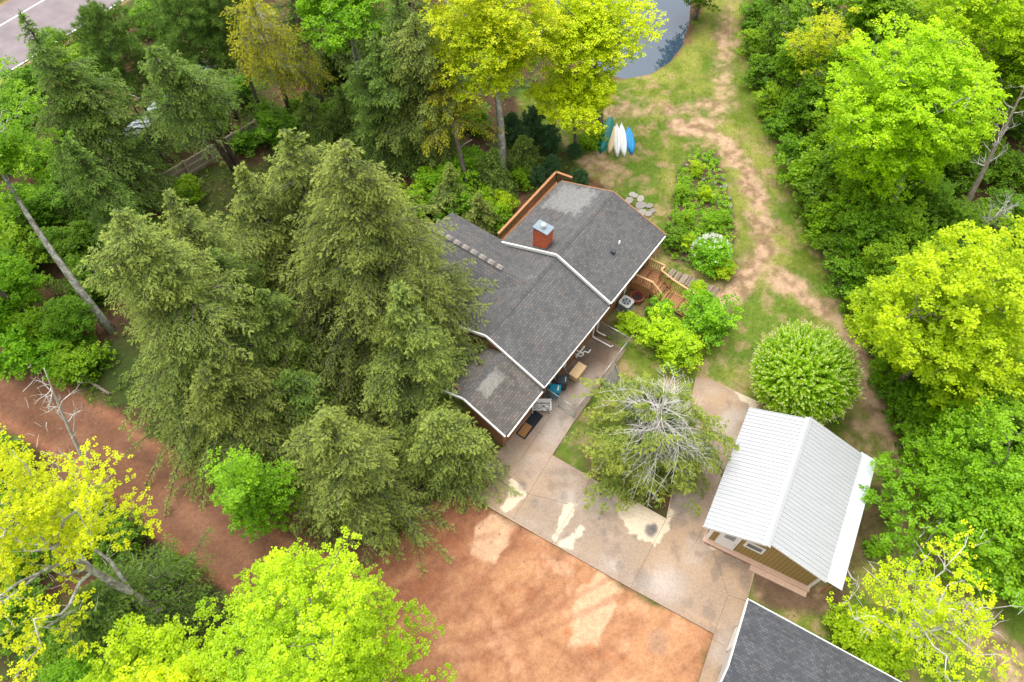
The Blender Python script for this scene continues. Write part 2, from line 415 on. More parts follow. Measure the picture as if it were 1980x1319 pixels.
def pine(seed, H, Rr, cb=.3, nb=90, tuft=.30, full=1.0, tr=None):
    """pine: whorled boughs carrying round tufts of long needles"""
    g = np.random.default_rng(seed); mb = MB(); tr = tr or H * .014
    mb.tube([(0, 0, -.3)] + [(0.05 * math.sin(5 * q), 0, q * H) for q in np.linspace(.1, 1, 8)], [tr * 1.2] + [tr * (1 - q * .93) for q in np.linspace(.1, 1, 8)], 8)
    tp, tb = [], []
    for i in range(nb):
        t = cb + (1 - cb) * ((i + .5) / nb) ** .95; f = (t - cb) / (1 - cb)
        az = i * 2.4 + g.normal(0, .4); L = Rr * (math.sin(math.pi * min(.98, .32 + .66 * f)) * .95 + .1) * g.uniform(.6, 1.15)
        r = np.array([math.cos(az), math.sin(az), 0]); ta = np.array([-r[1], r[0], 0])
        s = np.linspace(0, 1, 5)
        P = lambda q: r * L * q + np.array([0, 0, t * H + L * (.30 + .3 * f) * q - .22 * L * q * q])
        mb.tube([P(q) for q in s], [max(.01, .03 * (1 - .8 * q)) for q in s], 3, 0, False)
        for q in np.linspace(.35, 1, max(4, int(L * 4 * full))):
            w_ = .32 * L * (1.05 - q) + .12
            for e in range(5):
                tp.append(P(q) + ta * g.uniform(-w_, w_) + r * g.uniform(-.15, .15) + np.array([0, 0, g.normal(.05, .10)])); tb.append(.25 + .35 * q + g.normal(0, .12))
    tp = np.array(tp); tb = np.array(tb); n, k = len(tp), 15
    d = unit(g.normal(0, 1, (n, k, 3)) + np.array([0, 0, .55])); l = tuft * g.uniform(.6, 1.1, (n, k))[..., None]
    sd = unit(np.cross(d, g.normal(0, 1, (n, k, 3)))) * .016
    V = np.stack([tp[:, None] - sd, tp[:, None] + sd, tp[:, None] + d * l], 2).reshape(-1, 3)
    return mb, V, np.clip(tb[:, None] + g.normal(0, .1, (n, k)), 0, 1).ravel()

# ------------------------------------------------------------------ ground
rngN = np.random.default_rng(7); LAT = rngN.random((256, 256))
def vnoise(x, y, s, o=0):
    x = x / s + 37.1 * o; y = y / s + 91.7 * o
    ix, iy = np.floor(x).astype(int), np.floor(y).astype(int); fx, fy = x - ix, y - iy
    fx = fx * fx * (3 - 2 * fx); fy = fy * fy * (3 - 2 * fy)
    L_ = lambda i, j: LAT[i & 255, j & 255]
    return (L_(ix, iy) * (1 - fx) + L_(ix + 1, iy) * fx) * (1 - fy) + (L_(ix, iy + 1) * (1 - fx) + L_(ix + 1, iy + 1) * fx) * fy
def fbm(x, y, s, oct=4, o=0):
    v, a, t = 0, 1, 0
    for k in range(oct): v = v + a * vnoise(x, y, s / 2 ** k, o + k); t += a; a *= .55
    return v / t
def sdpoly(X, Y, poly):
    d = np.full(X.shape, 1e9); ins = np.zeros(X.shape, bool); n = len(poly)
    for i in range(n):
        ax, ay = poly[i][0], poly[i][1]; bx, by = poly[(i + 1) % n][0], poly[(i + 1) % n][1]
        ex, ey = bx - ax, by - ay; wx, wy = X - ax, Y - ay
        t = np.clip((wx * ex + wy * ey) / (ex * ex + ey * ey + 1e-12), 0, 1)
        d = np.minimum(d, np.hypot(wx - ex * t, wy - ey * t))
        c = ((ay > Y) != (by > Y)) & (X < (bx - ax) * (Y - ay) / (by - ay + 1e-12) + ax); ins ^= c
    return np.where(ins, -d, d)
def sdline(X, Y, pts):
    d = np.full(X.shape, 1e9)
    for (ax, ay, *_), (bx, by, *_) in zip(pts[:-1], pts[1:]):
        ex, ey = bx - ax, by - ay; t = np.clip(((X - ax) * ex + (Y - ay) * ey) / (ex * ex + ey * ey + 1e-12), 0, 1)
        d = np.minimum(d, np.hypot(X - ax - ex * t, Y - ay - ey * t))
    return d
def PX(*q): return [tuple(at(u, v)[:2]) for u, v in q]
LAWN = PX((1120, 175), (1290, 125), (1345, 60), (1370, -60), (1450, -60), (1440, 100), (1475, 215), (1535, 320), (1570, 440), (1610, 540), (1665, 640),
          (1705, 760), (1745, 860), (1800, 960), (1860, 1060), (1990, 1180), (2100, 1420), (1700, 1420), (1440, 1150), (1462, 1095), (1380, 735), (1240, 975), (1070, 880), (1112, 815), (1200, 690),
          (1165, 620), (1290, 460), (1185, 360), (1130, 345), (1095, 290), (1010, 230), (1010, 180))
PATHS = [(PX((1420, -40), (1403, 60), (1398, 150), (1392, 210), (1370, 260)), .9, .75), (PX((1180, 212), (1240, 214), (1320, 212), (1400, 200)), 1.0, .8),
         (PX((1318, 240), (1370, 250), (1410, 282), (1440, 325), (1452, 365), (1475, 420), (1482, 480), (1455, 530), (1400, 580)), .95, 1.25),
         (PX((1500, 540), (1560, 570), (1600, 600), (1645, 650), (1670, 710), (1685, 770), (1735, 860), (1790, 960), (1870, 1090)), .9, 1.25),
         (PX((1640, 780), (1690, 880), (1740, 990), (1770, 1080)), .7, .8), (PX((1390, 700), (1470, 720)), .8, .5), (PX((1480, 700), (1400, 760)), 1, .6), (PX((1880, 1190), (1960, 1300)), 1.2, .9),
         (PX((1180, 340), (1140, 310)), 1.3, .95), (PX((1560, 380), (1500, 300)), .7, .6), (PX((1660, 960), (1700, 1080)), .8, .6), (PX((1130, 850), (1170, 900)), .9, .7), (PX((1570, 1150), (1480, 1130)), 1.0, .8)]
LOT = PX((905, 955), (1377, 1227), (1350, 1330), (1320, 1430), (750, 1430), (640, 1150), (700, 1100), (770, 1040), (840, 975))
ROADC = PX((-260, 600), (-60, 715), (120, 810), (250, 900), (390, 1010), (520, 1100), (660, 1175), (800, 1260))
RECTS = [PX((950, 995), (1000, 1010), (958, 1090), (912, 1068), (918, 1020)), PX((1112, 1150), (1158, 1105), (1205, 1135), (1155, 1245), (1100, 1252)), PX((1050, 1075), (1115, 1100), (1105, 1115), (1055, 1095))]
POND = PX((1020, -70), (1100, 60), (1150, 135), (1205, 152), (1262, 142), (1300, 118), (1325, 85), (1338, 40), (1342, -10), (1345, -90))
CREEK = PX((150, 330), (215, 275), (280, 225), (350, 155), (400, 122))
BED = PX((1310, 325), (1350, 290), (1392, 292), (1402, 350), (1425, 440), (1412, 545), (1340, 520), (1290, 500), (1285, 440), (1300, 390))
HWY0, HWY1 = at(48, 23), at(87, 0)
hd = (HWY1 - HWY0).normalized(); hn = Vector((hd.y, -hd.x, 0))
HWYC = [tuple((HWY0 + hd * s + hn * 1.8)[:2]) for s in (-60, 0, 60)]
GRADE = .55
def axis(lo, a, b, hi, fine, coarse):
    mid = np.arange(a, b, fine)
    L_ = list(np.arange(lo, a, coarse)); H_ = list(np.arange(b, hi, coarse))
    o1 = [lo - coarse * 1.6 ** k * 2 for k in range(1, 12)][::-1]; o2 = [hi + coarse * 1.6 ** k * 2 for k in range(1, 12)]
    return np.concatenate([o1, L_, mid, H_, o2])
gx = axis(-56, -9, 29, 58, .15, .4); gy = axis(-6, 3, 54, 76, .15, .4)
X, Y = np.meshgrid(gx, gy)
s_lawn, s_lot, s_pond, s_bed = (sdpoly(X, Y, q) for q in (LAWN, LOT, POND, BED))
d_road, d_creek, d_hwy = sdline(X, Y, ROADC), sdline(X, Y, CREEK), sdline(X, Y, HWYC)
n1, n2, n3, n4 = fbm(X, Y, 5, 4, 1), fbm(X, Y, 1.6, 4, 5), fbm(X, Y, .7, 3, 11), fbm(X, Y, 12, 3, 17)
sm = lambda a, b, v: np.clip((v - a) / (b - a), 0, 1) ** 2 * (3 - 2 * np.clip((v - a) / (b - a), 0, 1))
def C3(*c): return np.array(c)
def lerp(a, b, t): return a + (b - a) * t[..., None]
col = lerp(C3(.070, .045, .026) + 0 * X[..., None], C3(.165, .085, .05), sm(.35, .7, n2))
col = lerp(col, C3(.045, .085, .016), sm(.47, .63, n1) * .75)
grass = lerp(C3(.115, .155, .020) + 0 * X[..., None], C3(.235, .245, .05), sm(.3, .72, n2))
grass = lerp(grass, C3(.085, .16, .018), sm(.5, .7, n1) * .7)
grass = lerp(grass, C3(.34, .235, .125), sm(.46, .74, n3) * sm(.30, .58, n4) * .8)
wp = np.zeros_like(X)
for pts, wd, st in PATHS:
    wp = np.maximum(wp, st * (1 - sm(.0, 1.95 * wd, sdline(X, Y, pts) + (n2 - .5) * 1.6)))
wp = np.clip(wp * (.38 + .78 * n3 + .6 * (fbm(X, Y, .38, 2, 77) - .5)), 0, 1)
pathc = lerp(C3(.24, .155, .09) + 0 * X[..., None], C3(.47, .31, .20), sm(.3, .65, fbm(X, Y, .5, 3, 23)))
lawn = lerp(grass, pathc, sm(.15, .9, wp))
w_lawn = 1 - sm(-.5, .5, s_lawn + (n2 - .5) * 1.8)
col = lerp(col, lawn, w_lawn)
bedc = lerp(C3(.11, .065, .04) + 0 * X[..., None], C3(.24, .15, .10), n3)
col = lerp(col, bedc, 1 - sm(-.3, .25, s_bed + (n3 - .5) * .8))
for q, k in ((((1447, 1100), (1500, 1112), (1580, 1140), (1640, 1145), (1620, 1185), (1540, 1190), (1470, 1165)), .9), (((1645, 1010), (1690, 940), (1720, 980), (1690, 1060), (1640, 1140), (1615, 1140)), .75), (((1130, 870), (1165, 890), (1230, 950), (1200, 960), (1140, 915)), .6), (((1165, 610), (1200, 620), (1185, 655), (1160, 650)), .8), (((1230, 585), (1262, 590), (1255, 605), (1230, 600)), .8), (((1600, 1200), (1640, 1190), (1650, 1230), (1610, 1230)), .6)):
    col = lerp(col, lerp(C3(.085, .050, .035) + 0 * X[..., None], C3(.20, .12, .08), n3), (1 - sm(-.35, .35, sdpoly(X, Y, PX(*q)) + (n3 - .5) * 1.1)) * k)
# dirt road and turning lot
road = lerp(C3(.185, .088, .050) + 0 * X[..., None], C3(.26, .130, .078), sm(.3, .7, n2))
road = lerp(road, C3(.125, .066, .045), (1 - sm(.15, .55, np.abs(d_road - .8))) * .35 * (.6 + .8 * n1))
road = lerp(road, C3(.30, .13, .075), (1 - sm(.15, .5, np.abs(d_road - 1.75))) * .6)
w_road = 1 - sm(-.25, .35, d_road - 1.9 + (n2 - .5) * .8)
w_lot = 1 - sm(-.25, .3, s_lot + (n2 - .5) * 1.1)
lc = PX((1130, 1200))[0]
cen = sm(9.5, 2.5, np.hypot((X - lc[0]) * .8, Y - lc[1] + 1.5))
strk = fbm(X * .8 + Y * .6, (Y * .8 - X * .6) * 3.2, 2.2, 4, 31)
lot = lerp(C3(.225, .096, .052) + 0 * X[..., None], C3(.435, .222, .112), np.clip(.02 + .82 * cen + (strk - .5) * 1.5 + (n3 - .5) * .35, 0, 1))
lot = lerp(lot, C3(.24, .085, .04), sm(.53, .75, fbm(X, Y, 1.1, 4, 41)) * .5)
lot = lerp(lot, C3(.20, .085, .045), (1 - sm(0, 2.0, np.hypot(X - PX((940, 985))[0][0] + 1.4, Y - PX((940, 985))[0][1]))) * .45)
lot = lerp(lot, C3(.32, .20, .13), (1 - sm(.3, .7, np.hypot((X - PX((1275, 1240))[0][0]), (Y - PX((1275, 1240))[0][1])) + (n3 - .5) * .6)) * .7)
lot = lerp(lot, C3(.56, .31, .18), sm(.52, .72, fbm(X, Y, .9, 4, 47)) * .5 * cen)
for k, q in enumerate(RECTS):
    lot = lerp(lot, C3(.62, .40, .25), (1 - sm(-.06, .10, sdpoly(X, Y, q) + (n3 - .55) * .42)) * (.62 if k < 2 else .4))
for q in (((640, 1190), (760, 1230), (900, 1240), (1060, 1180), (1180, 1120)), ((650, 1220), (770, 1265), (910, 1275), (1075, 1210), (1200, 1150)), ((820, 1100), (900, 1150), (960, 1230), (990, 1330)), ((860, 1085), (945, 1135), (1005, 1220), (1035, 1330)), ((1000, 1190), (1130, 1290), (1200, 1400)), ((700, 1130), (860, 1060), (960, 1030))):
    lot = lerp(lot, C3(.27, .115, .062), (1 - sm(.03, .26, sdline(X, Y, PX(*q)) + (n3 - .5) * .22)) * .5 * sm(.3, .6, n1 + .15))
for u, v, r_ in ((1052, 1085, .22), (1064, 1097, .14), (1086, 1100, .1), (985, 1032, .12), (1189, 1150, .12), (1135, 1125, .2), (1142, 1250, .22), (1100, 1222, .3), (1058, 1130, .16), (1175, 1270, .18)):
    c_ = at(u, v); lot = lerp(lot, C3(.40, .17, .08), (1 - sm(r_ * .6, r_ * 1.2, np.hypot(X - c_.x, Y - c_.y))) * .85)
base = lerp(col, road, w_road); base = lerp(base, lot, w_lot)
base = lerp(base, C3(.42, .28, .15), 1 - sm(4.2, 5.3, d_hwy + (n2 - .5) * 1.5))
base = lerp(base, C3(.10, .09, .06), 1 - sm(-.6, .1, s_pond)); base = lerp(base, C3(.06, .06, .04), 1 - sm(.5, 1.2, d_creek))
Z = -.03 + .05 * (n2 - .5) * (1 - w_lot) * (1 - w_road)
Z = Z - 1.0 * (1 - sm(-1.4, .25, s_pond)) - .55 * (1 - sm(.3, 1.5, d_creek + (n2 - .5)))
nx, ny = len(gx), len(gy)
idx = np.arange(nx * ny).reshape(ny, nx)
F = np.stack([idx[:-1, :-1], idx[:-1, 1:], idx[1:, 1:], idx[1:, :-1]], -1).reshape(-1, 4)
VG = np.stack([X, Y, Z], -1).reshape(-1, 3); CG = np.concatenate([base, np.ones_like(X)[..., None]], -1).reshape(-1, 4)
def ground_mat():
    t = NT('soil_and_turf'); co = t.coord('Object')
    c = t.node('ShaderNodeVertexColor', layer_name='soil').outputs[0]
    f1 = t.noise(co, 3.5, 8, .72); f2 = t.noise(co, 14, 5, .75)
    v = t.math('ADD', t.math('MULTIPLY', f1, 1.0), t.math('MULTIPLY', f2, .75))
    m = t.math('ADD', t.math('MULTIPLY', v, 1.1), .04)
    cc = t.node('ShaderNodeCombineColor')
    for i in range(3): t.link(m, cc.inputs[i])
    c = t.mix(c, cc.outputs[0], 1.0, 'MULTIPLY')
    t.bump(f2, .25, .03)
    return t.finish(c, .95, .08)
GM = ground_mat()
cls = np.zeros((ny - 1, nx - 1), int)
mid = lambda a: (a[:-1, :-1] + a[1:, 1:]) / 2
cls[mid(w_lawn) > .5] = 1; cls[mid(w_road) > .5] = 2; cls[mid(w_lot) > .5] = 3
cls = cls.ravel()
for k, nm in enumerate(('ground', 'lawn', 'dirt_road', 'dirt_field')):
    f = F[cls == k]; used, inv = np.unique(f.ravel(), return_inverse=True)
    me = np_mesh(nm, VG[used], inv.reshape(-1, 4), None, [GM], None, True)
    a = me.color_attributes.new('soil', 'FLOAT_COLOR', 'POINT'); a.data.foreach_set('color', CG[used].astype(np.float32).ravel())
    tag(link(bpy.data.objects.new(nm, me)), kind='structure')

def water_mat(name, c, gl):
    t = NT(name); n = t.noise(t.coord('Object'), .5, 2, .5); t.bump(n, .02, .02)
    t.b.inputs['IOR'].default_value = 1.75
    return t.finish(c, gl, .9)
def sheet(name, poly, z, mat):
    mb = MB(); mb.add([(p[0], p[1], z) for p in poly], [tuple(range(len(poly)))])
    return tag(mb.build(name, mat), kind='structure')
sheet('pond_water', PX((1040, -90), (1060, 60), (1140, 160), (1300, 160), (1370, 100), (1380, -110)), -.22, water_mat('pond_water', (.035, .060, .095), .02))
cw = []
for s_ in (1, -1):
    row = []
    for i, p in enumerate(CREEK):
        a, b = Vector(CREEK[max(i - 1, 0)]), Vector(CREEK[min(i + 1, len(CREEK) - 1)]); d = (b - a).normalized(); row.append((p[0] - s_ * d.y * .75, p[1] + s_ * d.x * .75))
    cw += row if s_ == 1 else row[::-1]
sheet('creek_water', cw, -.30, water_mat('creek_water', (.12, .17, .20), .06))
# highway
def asphalt():
    t = NT('highway_asphalt'); co = t.coord('Object'); n = t.noise(co, .6, 5, .6); n2 = t.noise(co, 30, 2, .6)
    c = t.mix(t.ramp(n, [(.3, (.20, .165, .175)), (.7, (.30, .25, .255))]), (.14, .12, .125), t.math('MULTIPLY', n2, .4)); return t.finish(c, .85, .2)
def strip(name, off, wd, z, mat, s0=-60, s1=60):
    a = [HWY0 + hd * s + hn * (off + o) for s, o in ((s0, -wd / 2), (s1, -wd / 2), (s1, wd / 2), (s0, wd / 2))]
    return sheet(name, [p[:2] for p in a], z, mat)
strip('road', 1.8, 8.6, .05, asphalt())
M['roadpaint'] = plain('road_paint', (.78, .78, .76), .7, .2, 0, .1)
strip('road_marking', 0, .16, .056, M['roadpaint']); 
lo2 = (at(105, 85) - HWY0).dot(hn)
strip('road_marking', lo2, .16, .056, M['roadpaint'])

# ------------------------------------------------------------------ concrete
from mathutils.geometry import delaunay_2d_cdt
def concrete():
    HLt = lambda u, y: tuple(HL(u, y)[:2])
    poly = PX((892, 950), (945, 893)) + [HLt(13.0, 10.55), HLt(23.0, 10.55), HLt(23.35, 9.5), HLt(23.3, 8.22), HLt(17.25, 8.1)] + \
        PX((1068, 880), (1150, 928), (1240, 976), (1288, 1003), (1345, 728), (1375, 735), (1462, 775), (1475, 800), (1575, 1120), (1462, 1096), (1444, 1163), (1470, 1175), (1410, 1345), (1342, 1345), (1380, 1226), (1200, 1127))
    bx = [p[0] for p in poly]; by = [p[1] for p in poly]; st = .09
    GX, GY = np.meshgrid(np.arange(min(bx), max(bx), st), np.arange(min(by), max(by), st))
    GX = GX + (np.arange(GX.shape[0]) % 2)[:, None] * st / 2
    ins = sdpoly(GX, GY, poly) < -.05
    pts = [Vector(p) for p in poly] + [Vector(p) for p in zip(GX[ins], GY[ins])]
    n = len(poly)
    vs, es, fs, *_ = delaunay_2d_cdt(pts, [(i, (i + 1) % n) for i in range(n)], [], 1, 1e-4)
    x = np.array([v.x for v in vs]); y = np.array([v.y for v in vs])
    a1, a2, a3 = fbm(x, y, 2.2, 4, 61), fbm(x, y, .7, 4, 67), fbm(x, y, 5, 3, 71)
    c = lerp(C3(.31, .235, .175) + 0 * x[:, None], C3(.42, .35, .295), sm(.3, .7, a1))
    c = lerp(c, C3(.40, .27, .165), sm(.36, .62, a3) * .85); c = lerp(c, C3(.29, .21, .15), sm(.5, .72, fbm(x, y, 3.1, 4, 83)) * .6); c = lerp(c, C3(.47, .42, .385), sm(.58, .75, fbm(x, y, 3.5, 4, 91)) * .6)
    c = lerp(c, C3(.19, .145, .115), sm(.52, .75, a2) * .5)
    ed = -sdpoly(x, y, poly); c = lerp(c, C3(.30, .20, .14), (1 - sm(0, .5, ed)) * .4)
    # patio by the house stays damp and dirty
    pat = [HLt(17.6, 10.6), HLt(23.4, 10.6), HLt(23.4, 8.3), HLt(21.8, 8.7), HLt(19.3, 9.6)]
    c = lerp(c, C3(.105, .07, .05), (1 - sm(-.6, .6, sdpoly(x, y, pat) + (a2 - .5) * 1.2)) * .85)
    wk = [HLt(12.2, 10.6), HLt(17.2, 10.6), HLt(17, 9.6), HLt(12.6, 9.2)]
    c = lerp(c, C3(.22, .155, .105), (1 - sm(-.6, .6, sdpoly(x, y, wk) + (a2 - .5))) * .55)
    for k, q in enumerate((((885, 952), (945, 892), (952, 922), (928, 940), (908, 955)), ((1173, 938), (1207, 953), (1303, 990), (1297, 1020), (1273, 1050), (1227, 1038), (1200, 1010), (1190, 970)),
              ((988, 928), (1006, 938), (1012, 955), (995, 972), (981, 986), (974, 982), (986, 958)), ((1090, 977), (1112, 976), (1107, 998), (1092, 1014), (1076, 1047), (1066, 1046), (1083, 1013)),
              ((1123, 1018), (1132, 1037), (1107, 1050), (1077, 1058), (1076, 1050), (1108, 1030)), ((1362, 1036), (1466, 1086), (1462, 1098), (1430, 1086), (1378, 1060)), ((1396, 725), (1462, 775), (1455, 790), (1435, 770)))):
        c = lerp(c, C3(.66, .54, .39), (1 - sm(-.03, .05, sdpoly(x, y, PX(*q)) + (a2 - .52) * .6 + (fbm(x, y, .28, 2, 97) - .5) * .35)) * (.7 if k == 0 else .92))
    for u, v, r_, k in ((1257, 1027, .30, .9), (1265, 1022, .2, .9), (1163, 993, .12, .8), (1158, 1003, .08, .7), (1167, 1030, .22, .4), (1035, 975, .25, .35), (1245, 1120, .5, .4), (1198, 1095, .22, .35), (1340, 1035, .2, .4), (1010, 940, .22, .5), (1090, 960, .18, .3)):
        p = at(u, v); c = lerp(c, C3(.13, .12, .115), (1 - sm(r_ * .5, r_ * 1.25, np.hypot(x - p.x, (y - p.y) * .8) + (a2 - .5) * .3)) * k)
    c = lerp(c, C3(.50, .46, .44), (1 - sm(.2, 1.6, np.hypot(x - at(1290, 1130).x, y - at(1290, 1130).y))) * .4)
    V = np.stack([x, y, 0 * x + .03], 1)
    me = np_mesh('driveway', V, np.array([f for f in fs if len(f) == 3]))
    ca = me.color_attributes.new('soil', 'FLOAT_COLOR', 'POINT'); ca.data.foreach_set('color', np.concatenate([c, np.ones((len(x), 1))], 1).astype(np.float32).ravel())
    t = NT('concrete'); co = t.coord(); cc = t.node('ShaderNodeVertexColor', layer_name='soil').outputs[0]
    f1 = t.noise(co, 9, 6, .7); f2 = t.noise(co, 45, 2, .6)
    m = t.ramp(f1, [(.25, .74), (.75, 1.2)]); cc = t.mix(cc, m, 1, 'MULTIPLY'); cc = t.mix(cc, (.2, .15, .12), t.math('MULTIPLY', t.math('GREATER_THAN', f2, .68), .35))
    t.bump(f2, .1, .01); me.materials.append(t.finish(cc, .75, .25))
    o = tag(link(bpy.data.objects.new('pavement', me)), kind='structure')
    mb = MB()                                             # its slab edges and control joints
    for i in range(n):
        a, b = poly[i], poly[(i + 1) % n]; mb.add([(*a, .03), (*b, .03), (*b, -.12), (*a, -.12)], [(0, 1, 2, 3)])
    J = [((1143, 925), (1067, 1050)), ((1068, 880), (992, 1003)), ((943, 896), (1015, 940)), ((1066, 802), (1003, 893)), ((1020, 822), (1052, 842)), ((1379, 1065), (1408, 1151)), ((1408, 1151), (1444, 1163)), ((1408, 1151), (1380, 1226)), ((1345, 985), (1290, 1000)),
         ((1375, 1235), (1400, 1248)), ((1290, 1000), (1220, 1136)), ((1393, 960), (1345, 1050)), ((1100, 975), (1014, 953))]
    for p, q in J:
        a, b = at(*p, .036), at(*q, .036); d = (b - a).normalized(); s_ = Vector((-d.y, d.x, 0)) * .010
        mb.add([a - s_, b - s_, b + s_, a + s_], [(0, 1, 2, 3)])
    mb.build('slab_joint', plain('joint_dark', (.17, .125, .09), .9, .1), o)
concrete()

# ------------------------------------------------------------------ buildings
def shingle(name, sx, sy, swap=False, a=(.110, .110, .112), b=(.160, .156, .152), rust=.3, worn=None):
    t = NT(name); co = t.coord('Object')
    if swap:
        m = t.node('ShaderNodeMapping'); m.inputs['Rotation'].default_value = (0, 0, R(90)); t.link(co, m.inputs[0]); co = m.outputs[0]
    br = t.node('ShaderNodeTexBrick', offset=.5, i_Scale=1.0); br.inputs['Brick Width'].default_value = sx; br.inputs['Row Height'].default_value = sy
    br.inputs['Mortar Size'].default_value = .012; br.inputs['Mortar Smooth'].default_value = .3; br.inputs['Bias'].default_value = -.1
    br.inputs['Color1'].default_value = (0, 0, 0, 1); br.inputs['Color2'].default_value = (1, 1, 1, 1); br.inputs['Mortar'].default_value = (.0, .0, .0, 1)
    t.link(co, br.inputs['Vector'])
    n = t.noise(co, .55, 5, .6); n2 = t.noise(co, 26, 3, .7); n3 = t.noise(co, 2.4, 3, .6)
    c = t.mix(a, b, br.outputs['Color'])
    c = t.mix(c, (.19, .135, .118), t.math('MULTIPLY', t.math('GREATER_THAN', t.math('MULTIPLY', br.outputs['Color'], n3), .34), rust))
    c = t.mix(c, t.ramp(n, [(.3, .82), (.7, 1.12)]), 1, 'MULTIPLY'); c = t.mix(c, t.ramp(n2, [(.3, .75), (.7, 1.2)]), 1, 'MULTIPLY')
    c = t.mix(c, (.035, .033, .033), t.math('MULTIPLY', br.outputs['Fac'], .5))
    if worn:                                              # patch with the granules worn off: centre, half sizes, colour
        (cx, cy, hx, hy), wc = worn
        s = t.node('ShaderNodeSeparateXYZ'); t.link(t.coord('Object'), s.inputs[0])
        dx = t.math('DIVIDE', t.math('ABSOLUTE', t.math('SUBTRACT', s.outputs[0], cx)), hx); dy = t.math('DIVIDE', t.math('ABSOLUTE', t.math('SUBTRACT', s.outputs[1], cy)), hy)
        d = t.math('MAXIMUM', dx, dy); k = t.math('ADD', d, t.math('MULTIPLY', t.math('SUBTRACT', t.noise(co, 2.3, 7, .75), .5), 1.5))
        f = t.ramp(k, [(.70, 1), (1.05, 0)]); f = t.math('MULTIPLY', f, t.ramp(t.noise(co, 7, 5, .7), [(.3, .25), (.55, 1)]))
        c = t.mix(c, wc, t.math('MULTIPLY', f, .8))
    t.bump(t.math('ADD', br.outputs['Color'], n2), .3, .02)
    return t.finish(c, .9, .15)
M['white'] = plain('white_paint', (.78, .77, .74), .55, .3, 0, .06)
M['siding'] = plain('brown_siding', (.30, .145, .075), .8, .2)
M['cedar'] = plain('stained_cedar', (.44, .215, .10), .7, .2, 0, .35, 7)
M['cedarlight'] = plain('worn_cedar', (.62, .38, .19), .7, .2, 0, .25, 6)
M['steel'] = plain('galvanised_steel', (.50, .52, .53), .4, .5, .6, .1)
M['darkgrey'] = plain('dark_grey', (.05, .055, .065), .6, .3)
M['glass'] = plain('window_glass', (.05, .07, .075), .1, .6)
house = thing('house', 'brown house with dark shingle roofs and a red brick chimney', 'house', HL(20, 14), A_H)
hx = lambda u: u - 20
hy = lambda y: y - 14
def slope(mb, pts, th=.12, mi=0):
    """roof plane given by its outline (u, y, z), extruded down"""
    P = [(hx(u), hy(y), z) for u, y, z in pts]; n = len(P)
    Q = [(a, b, c - th) for a, b, c in P]
    mb.add(P + Q, [tuple(range(n)), tuple(range(n, 2 * n))[::-1]] + [(i, n + i, n + (i + 1) % n, (i + 1) % n) for i in range(n)], mi)
# walls
def wall(x0, x1, y0, y1, z1, ridge=None):
    mb = MB(); mb.box(hx(x0), hx(x1), hy(y0), hy(y1), -.3, z1)
    if ridge is not None:
        for x in (x0 + .002, x1 - .062):
            mb.add([(hx(x), hy(y0), z1), (hx(x), hy(y1), z1), (hx(x), hy(14.0), ridge), (hx(x + .06), hy(y0), z1), (hx(x + .06), hy(y1), z1), (hx(x + .06), hy(14.0), ridge)], [(0, 1, 2), (5, 4, 3), (0, 3, 4, 1), (1, 4, 5, 2), (2, 5, 3, 0)])
    t = mb.build('wall', M['siding'], house); return t
wall(24.1, 30.0, 10.5, 17.7, 2.95, 4.55); wall(16.95, 24.06, 10.503, 17.69, 2.72, 4.3); wall(13.5, 16.92, 10.506, 17.2, 2.45, 3.9); wall(18.8, 23.55, 17.75, 21.6, 2.7)
S1 = shingle('shingles_upper', .24, .15, worn=((8.75, 2.35, 1.45, 1.6), (.27, .265, .26)))
S2 = shingle('shingles_middle', .24, .15)
S3 = shingle('shingles_lower', .24, .15, a=(.12, .11, .10), b=(.19, .17, .15), worn=((-5.2, -1.7, .95, .42), (.30, .285, .255)))
S4 = shingle('shingles_wing', .24, .15, True)
def gable(name, x0, x1, y0, yr, y1, ze, zr, mat, xr1=None):
    mb = MB(); xr1 = x1 if xr1 is None else xr1
    slope(mb, [(x0, y0, ze), (x1, y0, ze), (xr1, yr, zr), (x0, yr, zr)]); slope(mb, [(x0, yr, zr), (xr1, yr, zr), (x1, y1, ze), (x0, y1, ze)])
    r = mb.build(name, mat, house)
    cb = MB()                                             # ridge shingles
    k = int((xr1 - x0) / .28)
    for i in range(k):
        a = x0 + (xr1 - x0) * i / k; b = x0 + (xr1 - x0) * (i + .94) / k; tl = (zr - ze) / (yr - y0)
        cb.add([(hx(a), hy(yr - .15), zr - .15 * tl + .022), (hx(b), hy(yr - .15), zr - .15 * tl + .030), (hx(b), hy(yr), zr + .032), (hx(a), hy(yr), zr + .024)], [(0, 1, 2, 3)])
        cb.add([(hx(a), hy(yr + .15), zr - .15 * tl + .022), (hx(b), hy(yr + .15), zr - .15 * tl + .030), (hx(b), hy(yr), zr + .032), (hx(a), hy(yr), zr + .024)], [(3, 2, 1, 0)])
    cb.build('ridge_cap', S4, r); return r
rf = gable('roof', 23.72, 30.35, 10.05, 14.02, 18.15, 3.2, 4.85, S1, 30.1)
gable('roof', 16.75, 23.68, 10.02, 14.02, 18.15, 2.98, 4.62, S2)
gable('roof', 13.15, 16.72, 10.05, 12.85, 15.6, 2.72, 3.95, S3)
mb = MB()                                                 # back wing whose ridge runs across
slope(mb, [(23.95, 22.4, 3.0), (23.95, 18.2, 3.0), (23.95, 17.8, 3.0), (21.15, 14.0, 4.52), (21.15, 21.75, 4.52)])
slope(mb, [(18.4, 21.9, 3.0), (21.15, 21.75, 4.52), (21.15, 14.0, 4.52), (18.4, 17.8, 3.0)])
w4 = mb.build('roof', S4, house)
mb = MB()
